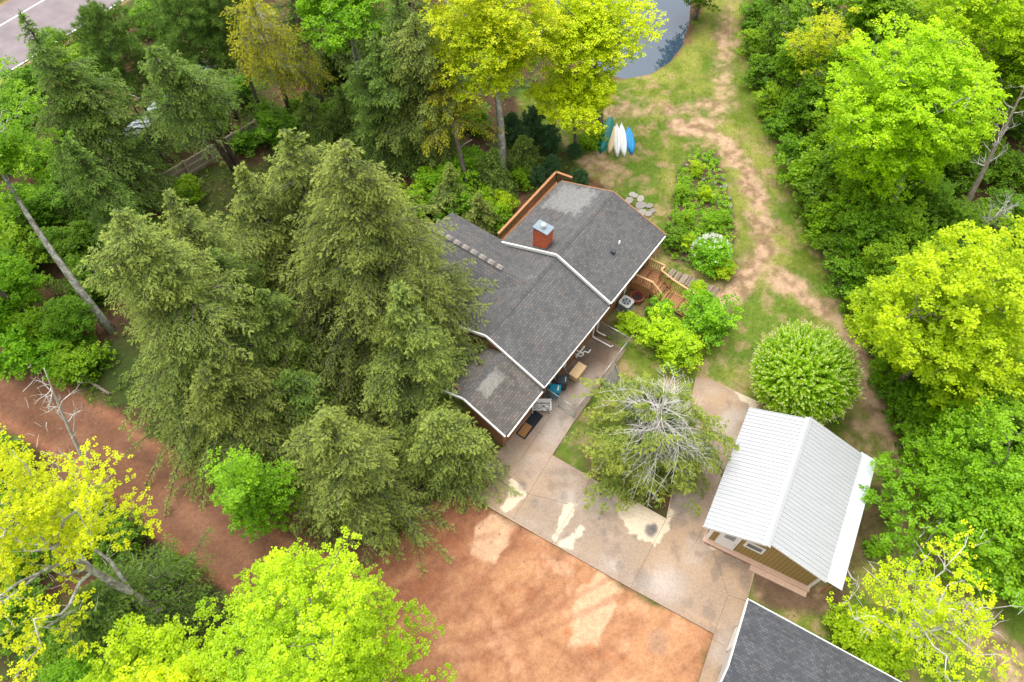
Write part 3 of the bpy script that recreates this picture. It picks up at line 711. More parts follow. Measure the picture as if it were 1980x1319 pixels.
for i in range(26):
    a = 16.15 + i * .217
    for s_ in (-1, 1):
        mb.add([(hx(21.15), hy(a), 4.60), (hx(21.15), hy(a + .205), 4.61), (hx(21.15 + s_ * .17), hy(a + .205), 4.53), (hx(21.15 + s_ * .17), hy(a), 4.52)], [(0, 1, 2, 3)], i % 3)
mb.build('ridge_vent', [plain('cap_grey', (.22, .20, .185), .9, .1), plain('cap_tan', (.30, .265, .235), .9, .1), plain('cap_dark', (.12, .11, .105), .9, .1)], w4)
# white rake boards and gutters
def fascia(pts, wd=.10, h=.2, name='fascia', mat=None):
    mb = MB()
    for a, b in zip(pts[:-1], pts[1:]): mb.beam((hx(a[0]), hy(a[1]), a[2]), (hx(b[0]), hy(b[1]), b[2]), wd, h)
    mb.build(name, mat or M['white'], house)
fascia([(23.66, 10.0, 3.16), (23.66, 14.02, 4.83), (23.66, 18.1, 3.16)], .10, .2)
fascia([(16.70, 10.0, 2.92), (16.70, 14.02, 4.57), (16.70, 18.1, 2.92)], .08, .18)
fascia([(13.10, 10.05, 2.66), (13.10, 12.85, 3.90), (13.10, 15.6, 2.66)], .08, .16)
fascia([(30.4, 10.0, 3.12), (30.15, 14.02, 4.76), (30.4, 18.1, 3.12)], .06, .16, 'fascia', M['cedar'])
for x0, x1, z in ((23.74, 30.3, 3.10), (16.8, 23.6, 2.88), (15.6, 16.6, 2.62), (13.2, 15.6, 2.62)):
    fascia([(x0, 10.0 - (.05 if x0 == 13.2 else 0), z), (x1, 10.0, z)], .075, .10, 'gutter')
# chimney
ch = MB()
def brickmat():
    t = NT('red_brick'); g_ = t.node('ShaderNodeNewGeometry'); co = t.coord('Object')
    s = t.node('ShaderNodeSeparateXYZ'); t.link(co, s.inputs[0]); cb_ = t.node('ShaderNodeCombineXYZ')
    t.link(t.math('ADD', s.outputs[0], s.outputs[1]), cb_.inputs[0]); t.link(s.outputs[2], cb_.inputs[1])
    br = t.node('ShaderNodeTexBrick', i_Scale=1.0); br.inputs['Brick Width'].default_value = .21; br.inputs['Row Height'].default_value = .075; br.inputs['Mortar Size'].default_value = .008
    br.inputs['Color1'].default_value = (.50, .085, .030, 1); br.inputs['Color2'].default_value = (.62, .13, .05, 1); br.inputs['Mortar'].default_value = (.42, .20, .13, 1)
    t.link(cb_.outputs[0], br.inputs['Vector']); n = t.noise(co, 7, 4, .6)
    return t.finish(t.mix(br.outputs[0], t.ramp(n, [(.3, .75), (.7, 1.15)]), 1, 'MULTIPLY'), .85, .15)
cx0, cx1, cy0, cy1 = 23.95, 24.62, 14.95, 15.95
ch.box(hx(cx0), hx(cx1), hy(cy0), hy(cy1), 3.6, 5.75); chim = ch.build('chimney', brickmat(), house)
mb = MB(); mb.box(hx(cx0 - .05), hx(cx1 + .05), hy(cy0 - .05), hy(cy1 + .05), 5.755, 5.83); mb.build('chimney_cap', plain('cap_metal', (.20, .25, .29), .45, .4, .3, .25), chim)
mb = MB(); c0 = (hx((cx0 + cx1) / 2), hy((cy0 + cy1) / 2)); mb.cyl(c0, .10, 5.83, 6.02); mb.cyl(c0, .15, 6.03, 6.08, r1=.14); mb.cyl(c0, .14, 6.08, 6.13, r1=.06); mb.build('flue', plain('flue_white', (.75, .74, .72), .4, .4), chim)
mb = MB(); mb.box(hx(cx0 - .10), hx(cx1 + .10), hy(cy0 - .10), hy(cy1 + .10), 3.9, 3.93); mb.box(hx(cx0 - .12), hx(cx1 + .12), hy(cy0 - .14), hy(cy0 + .02), 4.38, 4.53); mb.build('flashing', M['darkgrey'], chim)
# roof vents
mb = MB(); q = HL(26.5, 11.55); mb.cyl((hx(27.3), hy(11.75)), .055, 3.8, 4.28, 12); mb.build('vent_pipe', plain('pvc_white', (.85, .85, .84), .4, .4), house, True)
mb = MB(); mb.box(hx(26.45), hx(26.68), hy(11.6), hy(11.85), 3.78, 4.06); mb.box(hx(26.42), hx(26.71), hy(11.57), hy(11.88), 4.06, 4.10); mb.build('roof_vent', M['darkgrey'], house)
# things on the long wall
def hbox(name, u0, u1, y0, y1, z0, z1, mat, bevel=0):
    mb = MB(); mb.box(hx(u0), hx(u1), hy(y0), hy(y1), z0, z1); return mb.build(name, mat, house, bevel=bevel)
for u in (18.0, 21.6, 25.3, 27.9):
    f = hbox('window', u, u + 1.1, 10.44, 10.50, 1.1, 2.1, M['white']); mb = MB(); mb.box(hx(u + .08), hx(u + 1.02), hy(10.42), hy(10.438), 1.18, 2.02); mb.build('pane', M['glass'], f)
hbox('meter_box', 19.45, 19.7, 10.36, 10.5, .95, 1.4, plain('meter_grey', (.62, .64, .64), .4, .4), .015)
hbox('outlet_box', 18.55, 18.68, 10.42, 10.5, .8, .95, M['white']); hbox('outlet_box', 18.05, 18.2, 10.42, 10.5, .75, .92, M['white'])
hbox('sill_board', 20.9, 21.9, 10.36, 10.45, .16, .34, M['white'])
def dspout(u, out, ln):
    mb = MB(); mb.tube([(hx(u), hy(10.05), 2.75), (hx(u), hy(10.42), 2.45), (hx(u), hy(10.42), .25), (hx(u + .05), hy(10.3), .1), (hx(u + .1), hy(10.3 - out), .09)] + ([(hx(u + ln), hy(10.25 - out), .09)] if ln else []), .045, 6)
    mb.build('downspout', M['white'], house)
dspout(23.35, .5, 0); dspout(22.85, 1.2, .25); dspout(26.55, .1, 0)
mb = MB(); mb.tube([(hx(21.0), hy(10.45), .9), (hx(21.0), hy(10.2), .95), (hx(21.1), hy(10.05), .8), (hx(21.3), hy(10.1), .75), (hx(21.4), hy(9.85), .7), (hx(21.65), hy(9.85), .72)], .045, 7); mb.tube([(hx(20.9), hy(10.45), .6), (hx(20.95), hy(10.1), .6), (hx(21.2), hy(10.05), .55)], .04, 6); mb.build('white_pipe', M['white'], house)
mb = MB(); mb.tube([(hx(19.55), hy(10.4), .95), (hx(19.6), hy(10.2), .4), (hx(19.8), hy(10.0), .1), (hx(20.2), hy(9.85), .06), (hx(20.5), hy(9.9), .06)], .022, 5); mb.build('cable', M['steel'], house)
# balcony rail behind the upper roof
rail = MB(); sl = MB()
P = [(24.0, 18.65, 3.35), (30.75, 18.78, 3.35), (30.95, 17.6, 3.35)]
for a, b in zip(P[:-1], P[1:]):
    rail.beam((hx(a[0]), hy(a[1]), a[2]), (hx(b[0]), hy(b[1]), b[2]), .16, .05); n = int((Vector(b) - Vector(a)).length / .14)
    for i in range(n + 1):
        p = Vector(a).lerp(Vector(b), i / n); sl.box(hx(p.x) - .02, hx(p.x) + .02, hy(p.y) - .02, hy(p.y) + .02, 2.35, 3.32)
rb = rail.build('balcony_rail', M['cedar'], house); sl.build('baluster', M['siding'], rb)
mb = MB(); mb.box(hx(24.0), hx(30.9), hy(17.75), hy(18.8), 2.2, 2.3)
for u in (24.2, 27.4, 30.7): mb.box(hx(u), hx(u + .12), hy(18.6), hy(18.72), -.2, 2.2)
mb.build('balcony_floor', M['cedar'], house)

# deck with stairs
dk = thing('deck', 'stained cedar deck with railings and steps down from the house side', 'deck', HL(28.4, 9.5), A_H)
dx = lambda u: u - 28.4
dy = lambda y: y - 9.5
def planks(name, u0, u1, y0, y1, z, along='u', wd=.14, mat='cedar', parent=None, jit=.0, seed=1):
    mb = MB(); g = random.Random(seed)
    if along == 'u':
        k = max(1, round((y1 - y0) / wd))
        for i in range(k): a = y0 + (y1 - y0) * i / k; mb.box(dx(u0) + g.uniform(-jit, jit), dx(u1) + g.uniform(-jit, jit), dy(a), dy(a + (y1 - y0) / k - .024), z - .04, z + g.uniform(-.004, .004), g.choice((0, 0, 1)))
    else:
        k = max(1, round((u1 - u0) / wd))
        for i in range(k): a = u0 + (u1 - u0) * i / k; mb.box(dx(a), dx(a + (u1 - u0) / k - .024), dy(y0), dy(y1), z - .04, z + g.uniform(-.004, .004), g.choice((0, 0, 1)))
    return mb.build(name, [M[mat], M['cedarwet']], parent or dk)
M['cedarwet'] = plain('cedar_dark_boards', (.26, .115, .05), .6, .3, 0, .4, 8)
planks('platform', 27.62, 29.15, 9.1, 10.48, 1.0, 'u', .14)
for i, (z, y) in enumerate(((.80, 8.8), (.60, 8.5), (.42, 8.2))):
    planks('step', 27.65, 28.85, y, y + .30, z, 'u', .15, seed=i + 4)
planks('ramp_boards', 27.75, 28.95, 6.4, 8.2, .24, 'u', .14, seed=9)
mb = MB(); mb.box(dx(27.6), dx(27.66), dy(9.1), dy(10.48), .1, .95); mb.box(dx(29.12), dx(29.18), dy(9.1), dy(10.48), .1, .95); mb.box(dx(27.66), dx(29.12), dy(9.06), dy(9.1), .7, .95)
for u in (27.6, 28.9): mb.beam((dx(u), dy(9.1), .8), (dx(u), dy(8.2), .25), .05, .25); mb.beam((dx(u + .08), dy(8.2), .1), (dx(u + .08), dy(6.4), .1), .05, .18)
mb.build('skirt_board', M['cedar'], dk)
def railing(pts, h, cap='cedarlight', mat='cedar'):
    mb = MB()
    for a, b in zip(pts[:-1], pts[1:]):
        mb.beam((dx(a[0]), dy(a[1]), a[2]), (dx(b[0]), dy(b[1]), b[2]), .13, .045)
    r = mb.build('handrail', M[cap], dk); bb = MB()
    for i, a in enumerate(pts): pb = MB(); pb.box(dx(a[0]) - .045, dx(a[0]) + .045, dy(a[1]) - .045, dy(a[1]) + .045, a[2] - h - .2, a[2] - .024); pb.build('railing_post', M[mat], r)
    for a, b in zip(pts[:-1], pts[1:]):
        a, b = Vector(a), Vector(b); n = int((b - a).length / .13)
        for i in range(1, n): p = a.lerp(b, i / n); bb.box(dx(p.x) - .017, dx(p.x) + .017, dy(p.y) - .017, dy(p.y) + .017, p.z - h + .1, p.z - .024)
        d_ = Vector((0, 0, h - .1)); bb.beam((dx(a.x), dy(a.y), a.z - d_.z), (dx(b.x), dy(b.y), b.z - d_.z), .04, .06)
    bb.build('baluster', M[mat], r)
railing([(29.1, 10.4, 1.9), (29.2, 9.13, 1.9), (28.72, 9.13, 1.9), (28.85, 8.3, 1.45), (29.0, 6.35, 1.0)], .9)
railing([(27.45, 10.4, 1.9), (27.55, 9.1, 1.9), (27.62, 8.35, 1.25)], .9)

# white metal-roofed cabin
def ribmetal():
    t = NT('white_ribbed_metal'); co = t.coord('Object'); s = t.node('ShaderNodeSeparateXYZ'); t.link(co, s.inputs[0])
    f = t.math('FRACT', t.math('DIVIDE', t.math('ADD', s.outputs[0], 3.92), .229)); n = t.noise(t.coord('Object', (6, .7, 1)), 1.2, 5, .65)
    c = t.ramp(n, [(.3, (.39, .395, .405)), (.7, (.445, .45, .46))]); k = t.math('MULTIPLY', t.math('GREATER_THAN', f, .86), t.ramp(n, [(.35, .02), (.65, .16)]))  # rib shading painted into the colour: grey stripes at rib spacing, broken by noise
    return t.finish(t.mix(c, (.16, .16, .16), k), .45, .35)
M['whitemetal'] = ribmetal()
M['galv'] = plain('bright_metal_sheet', (.60, .63, .66), .38, .5, .0, .08, 2)
def tansiding():
    t = NT('tan_board_siding'); s = t.node('ShaderNodeSeparateXYZ'); t.link(t.coord('Object'), s.inputs[0])
    f = t.math('FRACT', t.math('DIVIDE', s.outputs[1], .20)); n = t.noise(t.coord('Object'), 5, 4, .6)
    c = t.mix((.31, .21, .075), (.38, .265, .10), n); c = t.mix(c, (.16, .105, .04), t.math('GREATER_THAN', f, .88)); return t.finish(c, .8, .2)
def CL(u, y, z=0): return Vector((u * math.cos(A_C) - y * math.sin(A_C), u * math.sin(A_C) + y * math.cos(A_C), z))
cab = thing('cabin', 'small tan cabin with a ribbed white metal roof and white door', 'cabin', CL(18.6, -6.05), A_C)
kx = lambda u: u - 18.6
ky = lambda v: 6.05 - v                                   # v grows to the right, y to the left
mb = MB(); mb.box(kx(15.3), kx(22.2), ky(9.3), ky(3.68), .15, 2.55)
for u in (15.302, 22.138): mb.add([(kx(u), ky(3.68), 2.55), (kx(u), ky(9.3), 2.55), (kx(u), ky(6.05), 3.92), (kx(u + .06), ky(3.68), 2.55), (kx(u + .06), ky(9.3), 2.55), (kx(u + .06), ky(6.05), 3.92)], [(0, 1, 2), (5, 4, 3), (0, 3, 4, 1), (1, 4, 5, 2), (2, 5, 3, 0)])
mb.build('wall', tansiding(), cab)
def ribbed(name, va, za, vb, zb, u0, u1, mat, pitch=.229, rib=.035, th=.03):
    """sheet from ridge line (va, za) down to eave (vb, zb) with ribs running down the slope"""
    prof = []; u = u0
    while u < u1 - .02:
        for du, h in ((0, 0), (.012, rib), (.045, rib), (.057, 0), (.115, 0), (.120, .008), (.150, .008), (.155, 0)):
            if u + du < u1: prof.append((u + du, h))
        u += pitch
    prof.append((u1, 0)); n = len(prof)
    vs = [(kx(p), ky(va), za + h) for p, h in prof] + [(kx(p), ky(vb), zb + h) for p, h in prof] + [(kx(p), ky(va), za - th) for p, h in prof] + [(kx(p), ky(vb), zb - th) for p, h in prof]
    fs = []
    for i in range(n - 1): fs += [(i, i + 1, n + i + 1, n + i), (2 * n + i + 1, 2 * n + i, 3 * n + i, 3 * n + i + 1), (n + i, n + i + 1, 3 * n + i + 1, 3 * n + i), (i + 1, i, 2 * n + i, 2 * n + i + 1)]
    fs += [(0, n, 3 * n, 2 * n), (n - 1, 2 * n - 1, 4 * n - 1, 3 * n - 1)]
    m2 = MB(); m2.add(vs, fs); return m2.build(name, mat, cab)
r1 = ribbed('roof', 6.05, 4.0, 3.15, 2.72, 14.68, 22.3, M['whitemetal'])
ribbed('roof', 6.05, 4.0, 9.36, 2.62, 14.9, 22.45, M['whitemetal'])
ribbed('lean_to_roof', 9.30, 2.56, 10.22, 2.32, 14.98, 22.6, M['galv'], .20, .012)
mb = MB()
for s_, dv, zz in ((-1, 2.9, 1.28), (1, 3.31, 1.38)):
    for k in range(2): a, b = k * .09, (k + 1) * .09 + .004; mb.add([(kx(14.66), ky(6.05 + s_ * a), 4.055 - zz / dv * a - .012 * k), (kx(22.36), ky(6.05 + s_ * a), 4.055 - zz / dv * a - .012 * k), (kx(22.36), ky(6.05 + s_ * b), 4.055 - zz / dv * b - .012 * k), (kx(14.66), ky(6.05 + s_ * b), 4.055 - zz / dv * b - .012 * k)], [(0, 1, 2, 3)])
mb.build('ridge_cap', M['whitemetal'], r1)
mb = MB(); mb.beam((kx(14.70), ky(3.15), 2.66), (kx(14.70), ky(6.05), 3.94), .03, .14); mb.beam((kx(14.9), ky(6.05), 3.94), (kx(14.9), ky(9.36), 2.56), .03, .14); mb.build('rake_trim', M['white'], cab)
for a_, b_ in ((3.85, 3.66), (9.34, 9.2)): mb = MB(); mb.box(kx(15.24), kx(15.298), ky(a_), ky(b_), .15, 2.5); mb.build('corner_trim', M['white'], cab)
mb = MB(); mb.box(kx(15.22), kx(15.296), ky(5.18), ky(4.18), .2, 2.35); dr = mb.build('door', M['white'], cab)
mb = MB(); mb.box(kx(15.19), kx(15.218), ky(4.92), ky(4.42), 1.45, 2.05); mb.build('pane', plain('blinds_grey', (.24, .27, .28), .3, .5, 0, .5, 14), dr)
mb = MB(); mb.tube([(kx(15.16), ky(5.08), 1.1), (kx(15.22), ky(5.08), 1.1)], .03, 8); mb.build('handle', M['steel'], dr)
mb = MB()
for y0, y1, z0, z1 in ((5.42, 6.42, 2.02, 2.12), (5.42, 6.42, 1.40, 1.52), (5.42, 5.54, 1.525, 2.015), (6.30, 6.42, 1.525, 2.015)): mb.box(kx(15.235), kx(15.297), ky(y1), ky(y0), z0, z1)
wf = mb.build('window', M['white'], cab); mb = MB(); mb.box(kx(15.26), kx(15.29), ky(6.298), ky(5.542), 1.522, 2.018); mb.build('pane', plain('dark_blinds', (.12, .14, .14), .25, .5, 0, .5, 14), wf)
M['foundation'] = plain('pink_foundation', (.62, .42, .32), .9, .15, 0, .2, 4)
mb = MB(); mb.box(kx(15.02), kx(22.3), ky(9.36), ky(3.6), -.3, .148); mb.box(kx(14.72), kx(15.018), ky(9.3), ky(6.3), -.3, .07); mb.build('foundation', M['foundation'], cab)
mb = MB()
for i in range(26):
    v = 3.75 + i * .1; mb.box(kx(14.97), kx(15.018), ky(v + .06), ky(v), .03, .05 + .07 * ((i * 7) % 5) / 5)
mb.build('flaked_edge', plain('flaked_rust', (.24, .11, .065), .9, .1), cab)
for u in (15.3, 18.6, 22.0):
    mb = MB(); mb.box(kx(u), kx(u + .09), ky(10.0), ky(9.9), -.2, 2.30); mb.build('lean_to_post', M['cedar'], cab)

# garage with grey shingles at the bottom edge
e0, e1 = at(1447, 1160, 2.7), at(1740, 1319, 2.7); gd = (e1 - e0); gang = math.atan2(gd.y, gd.x)
gar = thing('garage', 'garage with bluish grey shingle roof and white fascia boards', 'garage', (e0.x, e0.y, 0), gang)
mb = MB()
mb.add([(0, 0, 2.7), (9, 0, 2.7), (9, -3.6, 4.1), (0, -3.6, 4.1), (0, 0, 2.58), (9, 0, 2.58), (9, -3.6, 3.98), (0, -3.6, 3.98)], [(0, 1, 2, 3), (7, 6, 5, 4), (0, 4, 5, 1), (3, 7, 4, 0), (1, 5, 6, 2)])
mb.add([(0, -3.6, 4.1), (9, -3.6, 4.1), (9, -7.2, 2.7), (0, -7.2, 2.7), (0, -3.6, 3.98), (9, -3.6, 3.98), (9, -7.2, 2.58), (0, -7.2, 2.58)], [(0, 1, 2, 3), (7, 6, 5, 4), (3, 2, 6, 7), (0, 3, 7, 4), (2, 1, 5, 6)])
mb.build('roof', shingle('garage_shingles', .22, .13, False, (.076, .079, .087), (.122, .129, .14), .12), gar)
mb = MB(); mb.beam((-.03, .02, 2.62), (-.03, -3.6, 4.02), .06, .2); mb.beam((-.03, -3.6, 4.02), (-.03, -7.2, 2.62), .06, .2); mb.beam((.05, .04, 2.62), (8.95, .04, 2.62), .05, .14); mb.build('fascia', M['white'], gar)
mb = MB(); mb.box(.42, 8.8, -6.9, -.3, -.2, 2.55); mb.add([(.42, -.3, 2.55), (.42, -6.9, 2.55), (.42, -3.6, 3.9)], [(0, 1, 2)]); mb.build('wall', plain('white_siding', (.56, .55, .53), .7, .2, 0, .12), gar)
mb = MB(); mb.box(.34, .415, -1.9, -.7, .0, 2.1); mb.build('door', M['white'], gar)

# ------------------------------------------------------------------ yard objects
def wheelie(label, loc, rz, body, lid, stick):
    o = thing('wheelie_bin', label, 'bin', loc, rz, 'wheelie bins beside the house wall')
    mb = MB(); mb.add([(-.22, -.24, .06), (.22, -.24, .06), (.22, .24, .06), (-.22, .24, .06), (-.29, -.30, .95), (.29, -.30, .95), (.29, .32, .95), (-.29, .32, .95)], [(3, 2, 1, 0), (4, 5, 6, 7), (0, 1, 5, 4), (1, 2, 6, 5), (2, 3, 7, 6), (3, 0, 4, 7)])
    b = mb.build('body', body, o, bevel=.02)
    mb = MB(); mb.add([(-.32, -.36, .955), (.32, -.36, .955), (.32, .36, .955), (-.32, .36, .955), (-.24, -.26, 1.06), (.24, -.26, 1.06), (.26, .33, 1.05), (-.26, .33, 1.05)], [(3, 2, 1, 0), (4, 5, 6, 7), (0, 1, 5, 4), (1, 2, 6, 5), (2, 3, 7, 6), (3, 0, 4, 7)])
    l = mb.build('lid', lid, o, bevel=.03)
    mb = MB(); mb.box(-.16, .16, -.20, -.14, 1.061, 1.066); mb.build('sticker', stick, l); mb = MB(); mb.box(-.13, .13, -.30, -.283, .60, .66); mb.build('sticker', stick, b)
    for x in (-.25, .25):
        mb = MB(); mb.tube([(x - .03, .28, .12), (x + .03, .28, .12)], .12, 14); mb.build('wheel', M['darkgrey'], o)
    mb = MB(); mb.tube([(-.24, .42, .99), (.24, .42, .99)], .02, 8); mb.build('handle', body, o)
teal = plain('teal_plastic', (.006, .19, .30), .4, .4); blk = plain('black_plastic', (.035, .045, .055), .45, .4)
wheelie('teal wheelie bin beside the chain link fence', HL(18.0, 10.0), A_H + R(28), teal, teal, plain('sticker_white', (.75, .8, .8), .6, .2))
wheelie('black wheelie bin between the teal bin and the tan box', HL(18.75, 9.98), A_H + R(30), blk, blk, plain('sticker_grey', (.35, .45, .50), .6, .2))
o = thing('storage_box', 'pale tan storage box standing on the patio', 'box', HL(20.05, 9.72), A_H)
tan = plain('tan_resin', (.62, .43, .23), .55, .3, 0, .06)
mb = MB(); mb.box(-.52, .52, -.27, .27, .05, .52); mb.build('body', tan, o, bevel=.015)
mb = MB(); mb.box(-.55, .55, -.30, .30, .525, .60); mb.build('lid', plain('tan_lid', (.68, .48, .26), .55, .3, 0, .06), o, bevel=.02)
mb = MB(); mb.box(-.5, .5, -.25, .25, 0, .05); mb.build('plinth', M['darkgrey'], o)
# bench
b0 = at(1047, 801); o = thing('bench', 'white slatted garden bench with peeling paint on the walkway', 'bench', b0, R(-1))
pw = plain('peeling_white_paint', (.80, .80, .80), .7, .2, 0, .1); pc = NT('peeling_seat'); nn = pc.noise(pc.coord(scale=(1, 6, 1)), 4, 5, .7); pcm = pc.finish(pc.ramp(nn, [(.46, (.14, .12, .10)), (.52, (.80, .80, .80))]), .8, .2)
mb = MB()
for k in range(4): mb.box(-.56, .56, .02 + k * .12, .11 + k * .12, .42, .445)
mb.build('seat', pcm, o)
mb = MB()
for k in range(4): mb.box(-.56, .56, .50 + k * .012, .52 + k * .012, .52 + k * .10, .605 + k * .10)
mb.build('backrest', pw, o)
for x in (-.55, .51):
    for y, h in ((.02, .62), (.50, .95)):
        mb = MB(); mb.box(x, x + .045, y, y + .045, 0, h); mb.build('leg', pw, o)
    mb = MB(); mb.box(x - .01, x + .055, -.02, .52, .622, .655); mb.build('armrest', pw, o)
mt = MB(); mt.box(-.95, .95, -.33, .33, 0, .02); o = tag(mt.build('rubber_mat', plain('black_rubber', (.02, .024, .032), .8, .2), None, bevel=.004), 'long black rubber mat along the house wall', 'mat'); o.location = HL(15.55, 10.1, .034); o.rotation_euler = (0, 0, A_H)
mt = MB(); mt.box(-.43, .43, -.24, .24, 0, .018); o = tag(mt.build('doormat', plain('coir', (.33, .17, .07), .95, .05, 0, .3, 20), None, bevel=.004), 'brown coir doormat lying on the black rubber mat', 'mat'); o.location = HL(15.1, 10.12, .055); o.rotation_euler = (0, 0, A_H + R(3))
# chain link enclosure
fe = thing('chain_link_fence', 'galvanised chain link fence round the patio', 'fence', HL(20, 8.2))
fb = HL(20, 8.2)
FP = [HL(17.6, 10.45), HL(17.55, 9.42), HL(17.5, 8.25), HL(19.2, 8.18), HL(20.3, 8.18), HL(22.0, 8.2), HL(23.5, 8.22), HL(23.5, 10.45)]
for i, p in enumerate(FP):
    mb = MB(); mb.cyl((p.x - fb.x, p.y - fb.y), .03, 0, 1.24, 10); mb.cyl((p.x - fb.x, p.y - fb.y), .036, 1.24, 1.27, 10, r1=.01); mb.build('post', M['steel'], fe, True)
def chain(a, b, parent, z0=.05, z1=1.2, off=fb):
    mb = MB(); d = b - a; L_ = d.length; d.normalize(); s = .07; h = z1 - z0
    n_ = Vector((-d.y, d.x, 0)); q = -h
    while q < L_:
        for sg in (1, -1):
            t0, t1 = max(0, q), min(L_, q + h)
            if t1 - t0 < .01: continue
            za, zb = (z0 + t0 - q, z0 + t1 - q) if sg > 0 else (z1 - (t0 - q), z1 - (t1 - q))
            A, B = a - off + d * t0, a - off + d * t1; wv = d * .006; oo = n_ * .003 * sg
            mb.add([A - wv + oo + Vector((0, 0, za)), A + wv + oo + Vector((0, 0, za)), B + wv + oo + Vector((0, 0, zb)), B - wv + oo + Vector((0, 0, zb))], [(0, 1, 2, 3)])
        q += s
    return mb.build('wire_mesh', M['steel'], parent)
for i in range(len(FP) - 1):
    a, b = FP[i], FP[i + 1]
    chain(a, b, fe)
    mb = MB(); mb.tube([a - fb + Vector((0, 0, 1.2)), b - fb + Vector((0, 0, 1.2))], .024, 8)
    if i == 1:
        for zr in (.6, .08): m3 = MB(); m3.tube([a - fb + Vector((0, 0, zr)), b - fb + Vector((0, 0, zr))], .02, 8); m3.build('rail', M['steel'], fe, True)
    mb.build('rail', M['steel'], fe, True)
mb = MB(); a = FP[4] - fb; dU = (FP[4] - FP[3]).normalized(); nV = Vector((dU.y, -dU.x, 0))
mb.tube([a - dU * .55 + Vector((0, 0, .95)), a - dU * .55 - nV * .25 + Vector((0, 0, 1.0)), a - dU * .2 - nV * .25 + Vector((0, 0, 1.0)), a - dU * .2 + Vector((0, 0, .95))], .018, 6); mb.build('gate_latch', M['darkgrey'], fe)
o = thing('slatted_panel', 'grey slatted panel leaning on the outer patio fence', 'panel', HL(20.75, 7.95), A_H)
mb = MB()
for k in range(7): mb.beam((-.75, -.42 + k * .07, .06 + k * .16), (.75, -.42 + k * .07, .06 + k * .16), .02, .13, 0, (0, .4, 1))
mb.build('slats', plain('weathered_grey', (.36, .34, .33), .8, .2), o)
mb = MB()
for x in (-.6, .6): mb.beam((x, -.47, 0), (x, .03, 1.15), .05, .03)
mb.build('frame', plain('weathered_dark', (.26, .245, .235), .8, .2), o)
# air conditioner
o = thing('air_conditioner', 'grey outdoor air conditioner with round fan grille by the wall', 'air conditioner', HL(26.05, 9.95), A_H - R(4))
mb = MB(); mb.box(-.38, .38, -.38, .38, .06, .76); body = mb.build('cabinet', plain('louvred_grey', (.42, .44, .45), .5, .4, .2), o, bevel=.03)
mb = MB()
for k in range(22):
    z = .12 + k * .028
    for M_ in (0, 90, 180, 270): mb.box(-.33, .33, -.388, -.381, z, z + .012, 0, Matrix.Rotation(R(M_), 4, 'Z'))
mb.build('louvre', plain('louvre_dark', (.22, .235, .245), .5, .3), body)
mb = MB(); n = 40
vs = []
for i in range(n): t = 2 * math.pi * i / n; vs.append((.28 * math.cos(t), .28 * math.sin(t), .79))
for i in range(n):
    t = 2 * math.pi * i / n; k = .41 / max(abs(math.cos(t)), abs(math.sin(t))); k = min(k, .50); vs.append((k * math.cos(t), k * math.sin(t), .79))
vs += [(x, y, .73) for x, y, _ in vs]
mb.add(vs, [(i, (i + 1) % n, n + (i + 1) % n, n + i) for i in range(n)] + [(n + i, n + (i + 1) % n, 3 * n + (i + 1) % n, 3 * n + i) for i in range(n)] + [((i + 1) % n, i, 2 * n + i, 2 * n + (i + 1) % n) for i in range(n)])
mb.build('top_cover', plain('cover_pale', (.60, .60, .56), .5, .3), o)
mb = MB(); mb.cyl((0, 0), .275, .735, .762, 32); mb.build('fan_well', M['darkgrey'], o)
mb = MB()
for k in range(5):
    Mx = Matrix.Rotation(R(72 * k), 4, 'Z'); mb.add([Mx @ Vector(p) for p in ((.03, -.03, .772), (.24, -.10, .768), (.26, .04, .782), (.03, .03, .776))], [(0, 1, 2, 3)])
mb.cyl((0, 0), .06, .764, .79, 12); mb.build('fan', plain('fan_grey', (.42, .46, .50), .4, .4, .3), o)
mb = MB()
for k in range(16):
    t = R(22.5 * k); mb.beam((.06 * math.cos(t), .06 * math.sin(t), .80), (.28 * math.cos(t), .28 * math.sin(t), .795), .008, .008)
mb.build('grille', M['steel'], o)
mb = MB(); mb.box(-.45, .45, -.45, .45, -.05, .055); mb.build('pad', plain('pad_concrete', (.35, .33, .30), .9, .1), o)
# fire ring
o = thing('fire_ring', 'round rusty red fire ring beside the air conditioner', 'fire ring', HL(27.15, 9.72))
mb = MB(); n = 28
for r0, r1, z0, z1 in ((.40, .43, 0, .30), (.37, .47, .30, .335), (.30, .33, .05, .25)):
    vs = [(r * math.cos(2 * math.pi * i / n), r * math.sin(2 * math.pi * i / n), z) for r, z in ((r0, z0), (r1, z0), (r1, z1), (r0, z1)) for i in range(n)]
    mb.add(vs, [(a * n + i, a * n + (i + 1) % n, ((a + 1) % 4) * n + (i + 1) % n, ((a + 1) % 4) * n + i) for a in range(4) for i in range(n)])
mb.build('ring', plain('rusty_red', (.30, .085, .06), .8, .2), o); mb = MB(); mb.cyl((0, 0), .37, .02, .08, 24); mb.build('ash_bed', plain('ash', (.07, .055, .05), .95, .05, 0, .4, 8), o)
